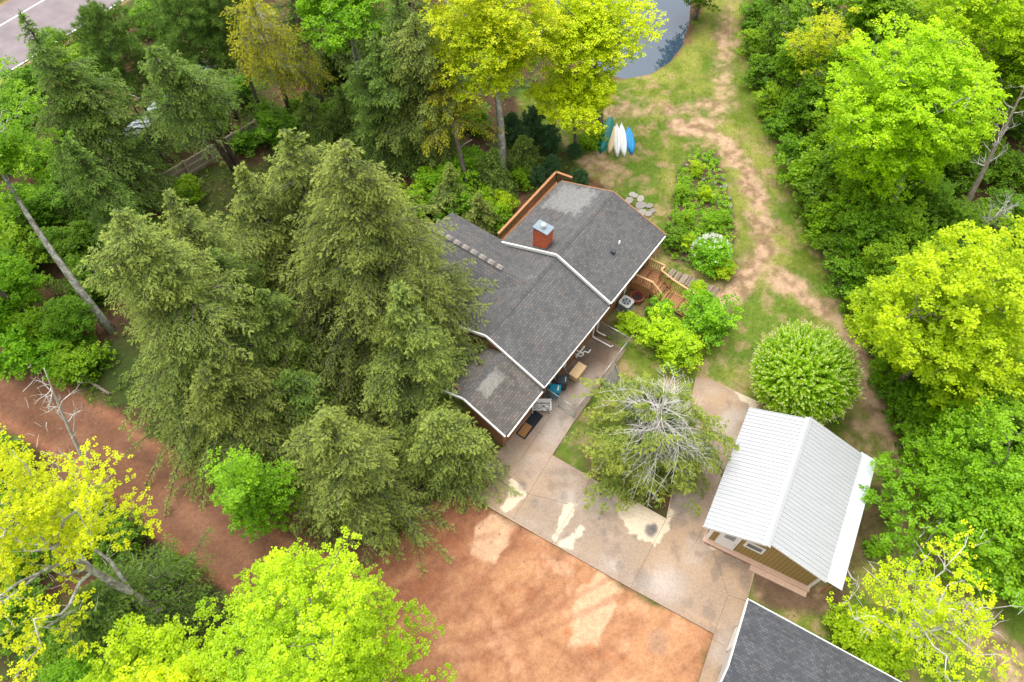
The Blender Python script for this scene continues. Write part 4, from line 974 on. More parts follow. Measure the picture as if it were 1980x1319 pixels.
# weathered boardwalk and flagstones
o = thing('boardwalk', 'weathered grey plank boardwalk between the deck and the lawn', 'boardwalk', HL(30.5, 7.3), A_H)
g = random.Random(5); wm = [plain('old_plank_%d' % k, c, .9, .1, 0, .3, 9) for k, c in enumerate(((.27, .20, .165), (.33, .255, .21), (.21, .155, .125)))]
y = -1.6
for k in range(8):
    for j in range(3):
        mb = MB(); mb.box(-.45 + g.uniform(-.06, .06), .45 + g.uniform(-.06, .06), 0, .105, 0, .05); p = mb.build('plank', wm[g.randrange(3)], o); p.location = (g.uniform(-.03, .03) - .05 * k + .15, y, .02 + g.uniform(0, .015)); p.rotation_euler = (0, 0, g.uniform(-.03, .03)); y += .118
    y += .05 + .07 * g.random()
fm = [plain('flagstone_%d' % k, c, .9, .15, 0, .2, 5) for k, c in enumerate(((.29, .27, .24), (.34, .315, .275), (.25, .23, .21)))]
flag = [((1216, 388), .42, 'flat grey flagstone closest to the roof corner'), ((1239, 384), .40, 'pale flagstone at the top edge of the stone landing'), ((1239, 398), .50, 'largest flagstone of the landing behind the house'), ((1240, 411), .42, 'grey flagstone below the largest landing stone'), ((1228, 379), .30, 'small flagstone between two bigger ones at the lawn edge'), ((1256, 398), .34, 'flagstone on the garden bed side of the landing'), ((1254, 414), .33, 'lowest flagstone on the garden bed side'), ((1222, 376), .3, 'thin flagstone touching the lawn by the roof'), ((1262, 408), .26, 'smallest flagstone beside the garden bed')]
for k, (p, r_, lb) in enumerate(flag):
    gg = random.Random(k + 3); m = 7; mb = MB(); mb.prism([(r_ * gg.uniform(.8, 1.1) * math.cos(2 * math.pi * i / m), r_ * gg.uniform(.62, .85) * math.sin(2 * math.pi * i / m)) for i in range(m)], -.05, .05)
    o = tag(mb.build('flagstone', fm[k % 3], None, bevel=.02), lb, 'flagstone', 'flagstones behind the house'); o.location = at(*p, .02); o.rotation_euler = (gg.uniform(-.03, .03), gg.uniform(-.03, .03), A_H + gg.uniform(-.4, .4))
def rock_mesh(seed, r_):
    g = np.random.default_rng(seed); bm = bmesh.new(); bmesh.ops.create_icosphere(bm, subdivisions=3, radius=1)
    K = unit(g.normal(0, 1, (9, 3))); a = g.uniform(.72, 1.0, 9)
    for v in bm.verts:
        p = np.array(v.co); s_ = min(float(a_ / max(.05, p @ k_)) for k_, a_ in zip(K, a)) if True else 1
        v.co = Vector(p * min(1.05, s_) * np.array([1, .75, .55]) * r_)
    me = bpy.data.meshes.new('rock'); bm.to_mesh(me); bm.free(); return me
rm = [plain('rock_%d' % k, c, .9, .15, 0, .3, 6) for k, c in enumerate(((.30, .285, .27), (.38, .35, .32), (.42, .27, .20)))]
rm_me = []
for k in range(5): me = rock_mesh(k + 2, 1); me.materials.append(rm[k % 3]); rm_me.append(me)
g = random.Random(11)
bedge = [(1345, 300), (1362, 297), (1375, 305), (1386, 316), (1392, 330), (1396, 345), (1400, 358), (1403, 372), (1407, 386), (1412, 400), (1416, 416), (1330, 318), (1372, 335), (1384, 352), (1360, 345), (1388, 370), (1390, 392), (1376, 318), (1364, 312), (1383, 338), (1393, 362), (1380, 380)]
for k, p in enumerate(bedge):
    o = tag(link(bpy.data.objects.new('rock', rm_me[k % 5])), 'small field stone edging the garden bed by the lawn', 'rock', 'stones edging the garden bed'); s_ = g.uniform(.12, .24)
    o.location = at(p[0] + g.uniform(-2, 2), p[1] + g.uniform(-2, 2), .04); o.scale = (s_,) * 3; o.rotation_euler = (g.uniform(-.2, .2), g.uniform(-.2, .2), g.uniform(0, 6.28))

# boats drawn up on the lawn
def kayak(name, label, cat, p0, p1, wd, dep, mat, keel, cock=False, sharp=1.0, trim=None, blunt=0):
    a, b = at(*p0), at(*p1); L_ = (b - a).length; o = thing(name, label, cat, (a + b) / 2, math.atan2(b.y - a.y, b.x - a.x), 'boats drawn up on the lawn')
    n, m = 25, 12; vs, fs = [], []
    for i in range(n):
        q = -1 + 2 * i / (n - 1); w_ = wd / 2 * max(.02, (1 - abs(q) ** (2.1 * sharp))) ** .8; h = dep * (1 - .35 * abs(q) ** 3); 
        for k in range(m + 1):
            t = math.pi * k / m; vs.append((q * L_ / 2, w_ * math.cos(t), .03 + .12 * abs(q) ** 3 * dep * 0 + h * math.sin(t) ** (keel)))
    for i in range(n - 1):
        for k in range(m): j = i * (m + 1) + k; fs.append((j, j + 1, j + m + 2, j + m + 1))
    mb = MB(); mb.add(vs, fs); hull = mb.build('hull', mat, o, True)
    mb = MB()
    for s_ in (1, -1): mb.tube([(q * L_ / 2, s_ * (wd / 2 * max(.02, (1 - abs(q) ** (2.1 * sharp))) ** .8 + .008), .03) for q in np.linspace(-1, 1, 25)], .022, 5)
    mb.build('gunwale', trim or mat, o, True)
    mb = MB(); mb.tube([(q * L_ / 2, 0, .03 + dep * (1 - .35 * abs(q) ** 3) + .004) for q in np.linspace(-.96, .96, 15)], .016, 5); mb.build('keel_strip', trim or mat, o, True)
    return o
tealb = plain('teal_hull', (.0, .16, .14), .35, .4); 
kayak('canoe', 'large dark teal canoe lying upturned beside the tree trunks', 'canoe', (1182, 229), (1161, 297), .95, .42, tealb, .75, sharp=1.25, trim=plain('teal_trim', (.05, .38, .40), .4, .4))
kayak('kayak', 'cream coloured kayak next to the teal canoe', 'kayak', (1188, 246), (1177, 297), .62, .26, plain('cream_hull', (.66, .50, .28), .45, .4), .7)
kayak('kayak', 'white kayak with violet rim lying between cream and white kayaks', 'kayak', (1192, 241), (1193, 305), .60, .28, plain('white_hull', (.82, .81, .80), .35, .4), .7, sharp=.9, trim=plain('violet_trim', (.30, .26, .42), .4, .4))
kayak('kayak', 'white kayak with pale green rim beside the blue kayak', 'kayak', (1201, 241), (1207, 304), .66, .28, plain('white_hull_two', (.84, .84, .82), .35, .4), .7, sharp=.85, trim=plain('pale_green_trim', (.45, .62, .52), .4, .4))
kayak('kayak', 'short bright blue kayak at the end of the row', 'kayak', (1214, 248), (1222, 299), .68, .30, plain('blue_hull', (.02, .32, .68), .4, .4), .65, trim=plain('blue_trim', (.01, .16, .45), .4, .4))

# wooden fence in the wood
f0, f1 = at(272, 398), at(503, 262)
o = thing('wooden_fence', 'weathered wooden board fence among the conifers', 'fence', f0, math.atan2(f1.y - f0.y, f1.x - f0.x)); L_ = (f1 - f0).length
M['oldwood'] = plain('weathered_boards', (.38, .32, .26), .9, .1, 0, .3, 6); M['oldrail'] = plain('weathered_rails', (.55, .44, .33), .9, .1, 0, .25, 6)
mb = MB(); k = int(L_ / .15)
for i in range(k): mb.box(i * .15, i * .15 + .138, .03, .05, .08, 1.45 + .02 * ((i * 5) % 3))
mb.build('boards', M['oldwood'], o)
for z in (.3, .85, 1.36): mb = MB(); mb.box(0, L_, -.03, .028, z, z + .09); mb.build('rail', M['oldrail'], o)
for i in range(6):
    mb = MB(); mb.box(i * L_ / 5 - .06, i * L_ / 5 + .06, -.15, -.032, -.1, 1.62); mb.build('post', M['oldrail'], o)
# logs by the road
def log(label, a, b, r_, mat='barkdead', z=.1):
    p, q = at(*a, z), at(*b, z); mb = MB(); n = 7; g = random.Random(int(a[0])); c = (p + q) / 2
    mb.tube([p.lerp(q, i / (n - 1)) - c + Vector((g.uniform(-.05, .05), g.uniform(-.05, .05), 0)) for i in range(n)], [r_ * (1 - .35 * i / (n - 1)) for i in range(n)], 9)
    o = tag(mb.build('fallen_log', M[mat], None, True), label, 'log'); o.location = c; return o
log('long thin fallen log along the verge above the dirt road', (95, 680), (212, 762), .13)
log('short weathered log lying on the verge below the dirt road', (278, 1098), (322, 1122), .18)
log('thin fallen stick leaning by the brown leaf litter behind the house', (868, 300), (912, 270), .05, 'barkbare', .3)

# ------------------------------------------------------------------ conifers
def apex(p, h, base=None):
    """base position under an apex seen at p with height h; with a visible foot, the lean is returned too"""
    a = at(*p, h)
    if base is None: return Vector((a.x, a.y, 0)), None
    b = at(*base); return b, a - b
def hem(label, p, h, r, seed, mat='hem', base=None, rz=0, name='hemlock_tree', bark_='barkdark', **kw):
    b, ln = apex(p, h, base)
    if ln is not None: h = ln.length
    nb = kw.pop('nb', int(110 + h * 9)); return put_hemlock(name, label, dict(seed=seed, H=h, Rr=r, nb=nb, **kw), b, mat, rz, ln, None, bark_)
hem('big olive hemlock beside the dirt road, the widest one of the large clump', (222, 400), 16, 5.6, 1, cb=.03, nb=330)
hem('tallest hemlock of the clump, its boughs hanging over the house roof', (662, 272), 17, 6.0, 2, cb=.03, nb=360)
hem('hemlock rising just behind the tallest one', (547, 246), 15, 4.8, 3, cb=.05, nb=270)
hem('hemlock with a broad top between the fence and the tallest hemlock', (460, 316), 13.5, 4.3, 4, cb=.05)
hem('hemlock whose top stands in front of the near end of the wooden fence', (320, 366), 13, 4.0, 5, cb=.05)
hem('rounded hemlock at the bottom of the clump above the dirt lot', (622, 800), 10, 3.9, 6, cb=.03, nb=260)
hem('hemlock spreading across the lower end of the house roof', (770, 550), 11, 3.7, 7, cb=.03, nb=240)
hem('low hemlock filling the corner between roof and walkway', (850, 800), 6.5, 3.0, 8, cb=.02, nb=200)
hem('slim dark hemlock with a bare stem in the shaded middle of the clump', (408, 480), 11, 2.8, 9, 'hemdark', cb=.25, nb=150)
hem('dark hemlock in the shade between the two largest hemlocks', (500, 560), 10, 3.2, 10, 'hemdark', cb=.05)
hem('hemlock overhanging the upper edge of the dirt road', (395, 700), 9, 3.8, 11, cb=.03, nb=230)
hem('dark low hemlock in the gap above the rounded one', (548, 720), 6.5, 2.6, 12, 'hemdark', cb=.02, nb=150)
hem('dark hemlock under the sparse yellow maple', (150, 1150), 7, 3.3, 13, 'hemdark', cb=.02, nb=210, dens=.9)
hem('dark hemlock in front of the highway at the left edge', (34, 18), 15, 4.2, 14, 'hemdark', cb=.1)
hem('hemlock with a bare slanting stem rising from the fence end', (118, 128), 11.5, 3.3, 15, 'hemdark', base=(265, 395), cb=.56, nb=120, trunk_r=.27)
hem('bushy hemlock low in the wood left of the slanting stem', (122, 262), 10, 3.0, 16, 'hemdark', cb=.05)
hem('grey green hemlock in front of the creek', (285, 90), 12.5, 2.8, 17, 'hemdark', base=(452, 325), cb=.6, nb=110, trunk_r=.24, name='hemlock_tree')
hem('hemlock with twin stem standing by the middle of the fence', (352, 130), 11, 2.4, 18, 'hemdark', base=(458, 318), cb=.66, nb=90, trunk_r=.2)
hem('thin yellowing hemlock beside the big bare grey stem', (480, -25), 13.8, 3.5, 19, 'hemyel', base=(560, 214), cb=.36, nb=110, trunk_r=.2, dens=.8, dead=.2, bark_='bark')
hem('yellow tinged hemlock beside the bright yellow maple', (800, 20), 12.5, 3.5, 20, 'hem', base=(836, 312), cb=.22, nb=200, trunk_r=.22)
hem('leaning hemlock whose bare stem reaches down to the house', (845, 95), 9.8, 2.6, 21, 'hemyel', base=(908, 378), cb=.52, nb=90, trunk_r=.2, bark_='bark')
hem('dark hemlock behind the yellow tinged one', (722, 60), 11, 3.0, 22, 'hemdark', cb=.1)
hem('dark hemlock at the top edge between the bare stems', (760, -40), 13, 3.4, 23, 'hemdark', cb=.1)
hem('hemlock sapling beside the wooden fence post', (590, 175), 5, 2.0, 26, 'hemdark', cb=.03, nb=110)
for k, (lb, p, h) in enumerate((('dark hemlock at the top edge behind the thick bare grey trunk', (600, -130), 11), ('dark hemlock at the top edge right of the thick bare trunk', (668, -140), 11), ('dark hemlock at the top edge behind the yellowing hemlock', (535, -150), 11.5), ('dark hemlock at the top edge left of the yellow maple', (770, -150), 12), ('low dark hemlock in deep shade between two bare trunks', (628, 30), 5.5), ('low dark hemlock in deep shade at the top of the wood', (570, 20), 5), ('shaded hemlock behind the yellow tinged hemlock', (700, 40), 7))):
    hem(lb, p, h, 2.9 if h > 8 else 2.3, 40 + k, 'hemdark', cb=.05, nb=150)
# low hemlocks by the house
hem('small hemlock against the back wing of the house', (868, 315), 4.5, 1.6, 31, cb=.02, nb=110)
hem('small pale hemlock by the balcony rail', (925, 375), 3.6, 1.4, 32, cb=.02, nb=100)
hem('low dark hemlock under the yellow maple trunk', (955, 285), 4.2, 1.7, 33, 'hemdark', cb=.02, nb=110)
hem('low hemlock right beside the pale maple trunk', (1010, 262), 3.6, 1.6, 34, 'hemdark', cb=.02, nb=100)
hem('dark low hemlock beneath the big bare grey stem', (655, 170), 4.5, 1.8, 35, 'hemdark', cb=.02, nb=100)
hem('dark low hemlock at the edge of the needle covered clearing', (712, 235), 3.4, 1.7, 36, 'hemdark', cb=.02, nb=100)
# half dead hemlock on the grass
def halfdead():
    b, _ = apex((1300, 735), 9.0); g = np.random.default_rng(77); o = thing('dying_hemlock', 'half dead hemlock with bare white branches standing between walkway and cabin', 'tree', b)
    mb = MB(); H = 9.5
    mb.tube([(.06 * math.sin(6 * q), .05 * math.cos(5 * q), q * H - .2) for q in np.linspace(0, 1, 10)], [.15 * (1 - q * .93) + .01 for q in np.linspace(0, 1, 10)], 8, 1)
    for i in range(84):
        t = .30 + .69 * (i + .5) / 150; az = i * 2.4 + g.normal(0, .4); L = 4.5 * (1 - t) ** .62 * g.uniform(.6, 1.15) + .15
        r = np.array([math.cos(az), math.sin(az), 0]); ta = np.array([-r[1], r[0], 0]); k1 = g.normal(0, .12, 2)
        P = lambda q: r * L * q + ta * L * (k1[0] * q + k1[1] * math.sin(4 * q)) + np.array([0, 0, t * H + L * (.42 * q - .54 * q * q)])
        mb.tube([P(q) for q in np.linspace(0, 1, 6)], [max(.006, (.008 + .006 * L) * (1 - .85 * q)) for q in np.linspace(0, 1, 6)], 4, 1, False)
        for q in np.linspace(.25, .97, int(3 + 2.3 * L)):
            s_ = 1 if g.random() < .5 else -1; d = unit(r * .75 + ta * s_ * .7 + np.array([0, 0, g.normal(0, .25)])); l = .42 * L * (1.1 - q) * g.uniform(.5, 1.2) + .12
            mb.tube([P(q), P(q) + d * l * .55, P(q) + d * l + np.array([0, 0, -.08 * l])], [.010, .007, .0035], 3, 1, False)
            if l > .5:
                for e in (.45, .7): mb.tube([P(q) + d * l * e, P(q) + d * l * e + unit(d + ta * -s_ * g.uniform(.3, .9) + np.array([0, 0, g.normal(0, .3)])) * l * .45], [.006, .003], 3, 1, False)
    mb.build('trunk', [M['barkdark'], M['barkbare']], o, True)
    _, V1, T1 = hemlock(78, 8.4, 4.1, .08, 190, .9, 0, 0, .36, 1.5)
    _, V2, T2 = hemlock(79, 9.4, 2.8, .5, 60, .8, 0, .1, .3, 1.4)
    V, T = np.concatenate([V1, V2]), np.concatenate([T1, T2])
    tri = V.reshape(-1, 3, 3); c = tri.mean(1); ang = np.arctan2(c[:, 1], c[:, 0]); rad = np.hypot(c[:, 0], c[:, 1]); hh = c[:, 2] / 9
    n = vn3(c); keep = n > .50 + .48 * np.clip(hh - .33, 0, 1) - .10 * (np.cos(ang - R(255)) > .1) * (hh < .8) - .08 * (rad > 2.6)
    part('crown', np_mesh('crown', tri[keep].reshape(-1, 3), 3, T[keep], [M['hemold']]), o)
def vn3(c): return .55 * vnoise(c[:, 0] + c[:, 2] * .7, c[:, 1] - c[:, 2] * .5, 1.3, 3) + .45 * vnoise(c[:, 0] - c[:, 2] * .8 + 9, c[:, 1] + c[:, 2] * .6, .6, 8)
halfdead()
# pines
def pin(label, p, h, r, seed, mat='pine', base=None, cb=.3, nb=90, name='pine_tree', **kw):
    b, ln = apex(p, h, base); mb, V, T = pine(seed, h if ln is None else ln.length, r, cb, nb, **kw)
    o = thing(name, label, 'tree', b); mb.build('trunk', [M['bark']], o, True); part('crown', np_mesh('crown', V, 3, T, [M[mat]]), o); set_lean(o, ln, 0); return o
pin('tall pine with tufted boughs beside the highway', (178, 20), 10.5, 3.2, 1, cb=.45, nb=90)
pin('blue green pine at the top edge beside the highway', (335, -5), 10.5, 3.2, 2, 'pine', cb=.45, nb=90)
pin('pine at the top edge above the creek', (400, -70), 12, 2.8, 4, cb=.5, nb=70)
pin('tall pine on a thick bare grey trunk', (500, -240), 17, 3.0, 5, base=(625, 218), cb=.62, nb=60, tr=.34)
for lb, p, h, r, s_ in (('young bluish pine closest to the roof corner', (1068, 308), 1.5, .62, 11), ('young bluish pine between the roof corner and the pale maple trunk', (1040, 328), 1.3, .55, 12), ('low young pine between roof and kayaks', (1121, 338), .9, .60, 13), ('larger young pine under the yellow maple', (1030, 215), 2.6, 1.15, 14), ('round young pine at the clearing edge', (1064, 248), 2.0, .85, 15), ('bluish young pine behind the pale maple trunk', (990, 225), 2.6, 1.0, 16), ('young pine in front of the larger one', (1005, 250), 2.3, 1.1, 17), ('small young pine by the thin trunk behind the canoe', (1112, 285), .8, .5, 18)):
    pin(lb, p, h, r, s_, 'bluepine', cb=.05, nb=46, name='young_pine', tuft=.20, full=1.6)
# bare stems whose crowns are hidden above
def pole(label, foot, top, h, r_, mat='bark'):
    b, ln = apex(top, h, foot); mb = MB(); n = 8; g = random.Random(int(foot[0]))
    mb.tube([Vector((0, 0, -.3))] + [ln * (i / n) + Vector((g.uniform(-.04, .04), g.uniform(-.04, .04), 0)) for i in range(1, n + 1)], [r_ * 1.2] + [r_ * (1 - .8 * i / n) for i in range(1, n + 1)], 8)
    for k in range(14):
        q = g.uniform(.25, .98); a = g.uniform(0, 6.28); l = g.uniform(.5, 1.4); p = ln * q; d = Vector((math.cos(a), math.sin(a), g.uniform(-.1, .3)))
        mb.tube([p, p + d * l * .5 + Vector((0, 0, .06)), p + d * l], [.022, .015, .005], 4, 1, False)
        for e in (.4, .7): mb.tube([p + d * l * e, p + d * l * e + Vector((g.uniform(-.3, .3), g.uniform(-.3, .3), g.uniform(-.2, .2)))], [.010, .004], 3, 1, False)
    o = thing('bare_tree', label, 'tree', b); mb.build('trunk', [M[mat], M['barkbare']], o, True); return o
pole('slim bare stem rising from the far side of the creek', (330, 335), (238, 165), 7.5, .11, 'barkdark')
pole('thin dark stem between the creek and the fence', (255, 340), (205, 265), 5, .12, 'barkdark')
pole('pale thin dead stem in the shaded middle of the hemlocks', (466, 597), (432, 528), 4, .07, 'barkbare')
pole('dark stem in the deep shade beside the tall pine trunk', (455, 225), (428, 160), 6, .16, 'barkdark')
pole('dark bare trunk left of the yellow tinged hemlock', (650, 125), (632, 40), 8, .14, 'barkdark')

# ------------------------------------------------------------------ broadleaf trees
def dec(label, p, h, r, rz_, seed, mat, base=None, name='maple_tree', zc=None, **kw):
    """p: centre of the crown in the photo, seen at height zc"""
    zc = zc if zc is not None else h - rz_
    a = at(*p, zc); b = Vector((a.x, a.y, 0)); off = (0, 0)
    if base is not None: b = at(*base); off = (a.x - b.x, a.y - b.y)
    bk = kw.pop('bark_', 'bark')
    return put_decid(name, label, dict(seed=seed, H=h, Rr=r, zc=zc, Rz=rz_, off=off, **kw), b, mat, 0, None, None, bk)
dec('huge bright lime maple crowning the wood beyond the grass track', (1765, 215), 14.5, 4.5, 4.8, 101, 'lime', base=(1695, 455), zc=9.6, nclump=720, tips=15, nl=6, size=.15, tr=.24, limbs=12, low=-.8, bark_='barkpale', lump=.6, rc=.56)
dec('lime maple filling the top right corner', (1905, 40), 14, 4.6, 4.4, 102, 'lime', zc=9.5, nclump=560, tips=14, size=.15, tr=.22, low=-.7, lump=.6, rc=.58, bark_='barkpale')
dec('yellow leaved maple at the right edge with amber tips', (1845, 625), 12, 4.7, 4.6, 103, 'limeyellow', zc=7.2, nclump=680, tips=14, size=.155, tr=.2, limbs=10, low=-.8, lump=.6, rc=.54)
dec('mid green maple above the yellow one on the right edge', (1990, 130), 10, 3.0, 3.4, 104, 'green', zc=6.5, nclump=300, size=.19, low=-.7, rc=.75)
dec('broad fresh green maple below the yellow one at the right', (1900, 955), 7.5, 4.0, 3.5, 105, 'fresh', zc=3.8, nclump=560, tips=14, size=.14, tr=.14, low=-.9, lump=.6, rc=.54)
dec('green tree at the right edge under the fresh green maple', (1975, 1040), 6.5, 3.2, 3.1, 106, 'green', zc=3.4, nclump=240, size=.18, low=-.9)
dec('yellow maple with a pale lichened trunk behind the house', (948, 62), 13.5, 4.1, 3.9, 107, 'amber', base=(972, 340), zc=10, nclump=480, tips=14, size=.16, tr=.30, fork=.5, limbs=9, low=-.75, bark_='barkpale', lump=.55, rc=.7)
dec('yellow maple with boughs hanging in front of the pond', (1138, 68), 13, 3.6, 3.7, 108, 'yellow', base=(1158, 252), zc=8.2, nclump=400, tips=14, size=.16, tr=.24, fork=.4, limbs=9, low=-.8, bark_='bark', lump=.6, rc=.7)
dec('small yellow maple with layered boughs above the canoe', (1108, 190), 7.6, 2.9, 1.3, 109, 'yellow', base=(1112, 292), zc=5.2, nclump=150, tips=15, size=.15, tr=.15, fork=.35, limbs=7, low=-.6, flat=.35, lump=.6, rc=.62)
dec('bright lime maple at the bottom edge beside the dirt lot', (590, 1288), 13, 4.2, 4.0, 110, 'lime', base=(690, 1330), zc=9, nclump=720, tips=20, nl=6, size=.10, tr=.24, limbs=12, low=-.7, lump=.6, rc=.52)
dec('green maple crown at the top edge above a bare trunk', (660, 8), 12, 3.2, 2.6, 111, 'fresh', base=(712, 212), zc=10, nclump=240, tips=13, size=.16, tr=.28, fork=.6, low=-.7, bark_='barkpale')
dec('bright green maple sapling squeezed between hemlocks by the road', (485, 955), 7, 1.35, 3.1, 112, 'fresh', zc=3.8, nclump=190, tips=13, size=.12, tr=.08, lump=.95, low=-.9, rc=.55)
dec('sparse yellow maple with pale bare twigs beside the dirt road', (70, 1015), 15, 4.0, 5.4, 113, 'yellow', base=(345, 1208), zc=10.3, nclump=200, tips=18, nl=7, size=.095, tr=.22, fork=.3, limbs=13, low=-.85, shell=.45, lump=.8, rc=.58, bare=34, top_t=.42, bark_='barkpale')
dec('thin yellow green tree with grey twigs behind the garage', (1792, 1185), 8.5, 3.1, 3.3, 114, 'yellow', base=(1712, 1238), zc=5, nclump=125, tips=11, nl=5, size=.11, tr=.13, fork=.15, limbs=12, low=-.9, lump=.5, rc=.52, bare=26, bark_='barkbare')
dec('leafy maple on a long leaning pale trunk at the left edge', (-25, 285), 13.5, 3.2, 3.2, 115, 'fresh', base=(215, 640), zc=10.2, nclump=200, tips=13, size=.14, tr=.23, fork=.75, limbs=8, low=-.9, bark_='barkpale', lump=.6, rc=.6)
dec('maple on a leaning trunk above the dirt road at the left edge', (-120, 480), 13, 3.0, 3, 116, 'green', base=(66, 622), zc=10, nclump=130, size=.18, tr=.18, fork=.7, low=-.8)
dec('yellow green maple in the bottom left corner', (290, 1345), 8, 2.7, 2.2, 117, 'lime', zc=5.5, nclump=330, tips=14, size=.12, low=-.8, rc=.55)
dec('amber tipped sapling behind the bottom lime maple', (330, 1365), 9.5, 1.8, 1.7, 118, 'yellow', zc=8, nclump=150, tips=14, size=.12, low=-.8, rc=.45)
dec('fresh green tree at the bottom edge left of the lime maple', (160, 1360), 5.5, 2.3, 2.1, 119, 'fresh', zc=3.5, nclump=260, tips=13, size=.12, low=-.8)
dec('tall thin tree with yellowish twigs at the top of the right wood', (1590, 75), 9, 2.3, 2.8, 120, 'amber', base=(1555, 195), zc=6.6, nclump=90, tips=8, nl=5, size=.15, tr=.13, fork=.2, limbs=10, low=-.9, rc=.5, bare=14)
dec('dark green tree leaning over the pond bank at the top edge', (1362, -40), 6.5, 2.3, 2.6, 122, 'deep', zc=3.6, nclump=190, tips=12, size=.15, low=-.9)
dec('lime tree at the top edge beside the thin one', (1690, 20), 9, 2.8, 3, 121, 'green', zc=6, nclump=220, size=.18, low=-.9)
# round flowering tree
def roundtree():
    b = at(1524, 760); b.z = 0; g = np.random.default_rng(5); o = thing('round_tree', 'dense round tree with pale flower tips behind the cabin', 'tree', b); Rr, zc = 3.0, 2.6
    mb = MB(); mb.tube([(0, 0, -.2), (.03, 0, .8), (0, .05, 2.2)], [.16, .13, .08], 8)
    for k in range(16):
        d = unit(g.normal(0, 1, 3) * [1, 1, .5] + np.array([0, 0, .5])); mb.tube([(0, 0, .7), tuple(np.array([0, 0, 1]) + d * 1.0), tuple(np.array([0, 0, zc - .8]) + d * 2.0)], [.06, .035, .01], 5)
    mb.build('trunk', [M['bark']], o, True)
    n = 3000; d = unit(g.normal(0, 1, (n, 3))); d = d[d[:, 2] > -.85]; n = len(d)
    K = unit(g.normal(0, 1, (14, 3))); rr = Rr * (.95 + .05 * np.sin(6 * (d @ K[0]) + 4 * (d @ K[1])) + .04 * np.sin(9 * (d @ K[2]) + 5 * (d @ K[3])) + g.normal(0, .03, n) + (g.random(n) < .06) * g.uniform(.04, .12, n)) * np.where(g.random(n) < .25, g.uniform(.8, .95, n), 1)
    tip = d * rr[:, None] * [1, 1, .88] + [0, 0, zc]; dr = unit(d + np.array([0, 0, .35]) + g.normal(0, .2, (n, 3)))
    Vs, Ts = [], []
    for j in range(15):                                     # leaves along every shoot
        q = j / 15; ps = tip - dr * (.62 * (1 - q))[..., None] if False else tip - dr * .62 * (1 - q)
        a = g.uniform(0, 6.28, n); o1 = unit(np.cross(dr, g.normal(0, 1, (n, 3)))); ld = unit(dr * (.55 + .35 * q) + o1 * .8)
        l = (.20 - .07 * q) * g.uniform(.7, 1.25, n)[:, None]; sd = unit(np.cross(ld, dr)); m_ = ps + ld * l * .5
        Vs.append(np.stack([ps, m_ + sd * l * .24, ps + ld * l - dr * .03, m_ - sd * l * .24], 1).reshape(-1, 3)); Ts.append(np.clip(.1 + .65 * q ** 1.5 + g.normal(0, .10, n), 0, 1))
    part('crown', np_mesh('crown', np.concatenate(Vs), 4, np.concatenate(Ts), [M['lilac']]), o)
    s_ = g.random(n) < .62; t2, d2 = tip[s_], dr[s_]; m = len(t2); Vs = []
    for j in range(9):
        p = t2 + d2 * (.13 * j / 8) + g.normal(0, .018, (m, 3)); e = unit(g.normal(0, 1, (m, 3)) + d2); f = unit(np.cross(e, g.normal(0, 1, (m, 3)))); w_ = .040
        Vs.append(np.stack([p - f * w_ * .5, p + e * w_ * .6, p + f * w_ * .5, p - e * w_ * .6], 1).reshape(-1, 3))
    V = np.concatenate(Vs); part('flowers', np_mesh('flowers', V, 4, g.random(len(V) // 4), [M['flower']]), o)
roundtree()
# dead leaning tree and brush at the right
def deadtree(label, foot, top, h, r_, nbr, seed, mat='barkdead'):
    b, ln = apex(top, h, foot); g = np.random.default_rng(seed); mb = MB(); L_ = np.array(ln); n = 10
    P = lambda q: L_ * q + np.array([0, 0, .25 * math.sin(math.pi * q)])
    mb.tube([P(q) for q in np.linspace(0, 1, n)], [r_ * (1 - .85 * q) for q in np.linspace(0, 1, n)], 8)
    def br(p, d, l, r0, lv):
        pts = [p]; dd = np.array(d)
        for k in range(4): dd = unit(dd + g.normal(0, .22, 3)); pts.append(pts[-1] + dd * l / 4)
        mb.tube(pts, [r0, r0 * .8, r0 * .6, r0 * .4, r0 * .15], 4, 1, False)
        if lv:
            for k in range(4): q = g.integers(1, 5); br(pts[q], unit(dd + g.normal(0, .8, 3)), l * g.uniform(.3, .55), r0 * (1, .8, .6, .4, .15)[q] * .75, lv - 1)
    for k in range(nbr):
        q = g.uniform(.3, .98); br(P(q), unit(unit(L_) * .7 + g.normal(0, .6, 3)), g.uniform(1.0, 2.6) * (1.15 - q * .5), .05 * (1.1 - .7 * q), 2)
    o = thing('dead_tree', label, 'tree', b); mb.build('trunk', [M[mat], M['barkbare']], o, True); return o
deadtree('dead grey tree leaning over the wood at the right edge', (1858, 415), (1995, 140), 9.5, .21, 18, 3)
deadtree('broken dead trunk with a tangle of twigs above the yellow maple', (1868, 468), (1945, 405), 3.2, .15, 22, 4)
deadtree('pale dead snag poking above the sparse yellow maple', (170, 905), (85, 712), 9.5, .12, 10, 5, 'barkbare')

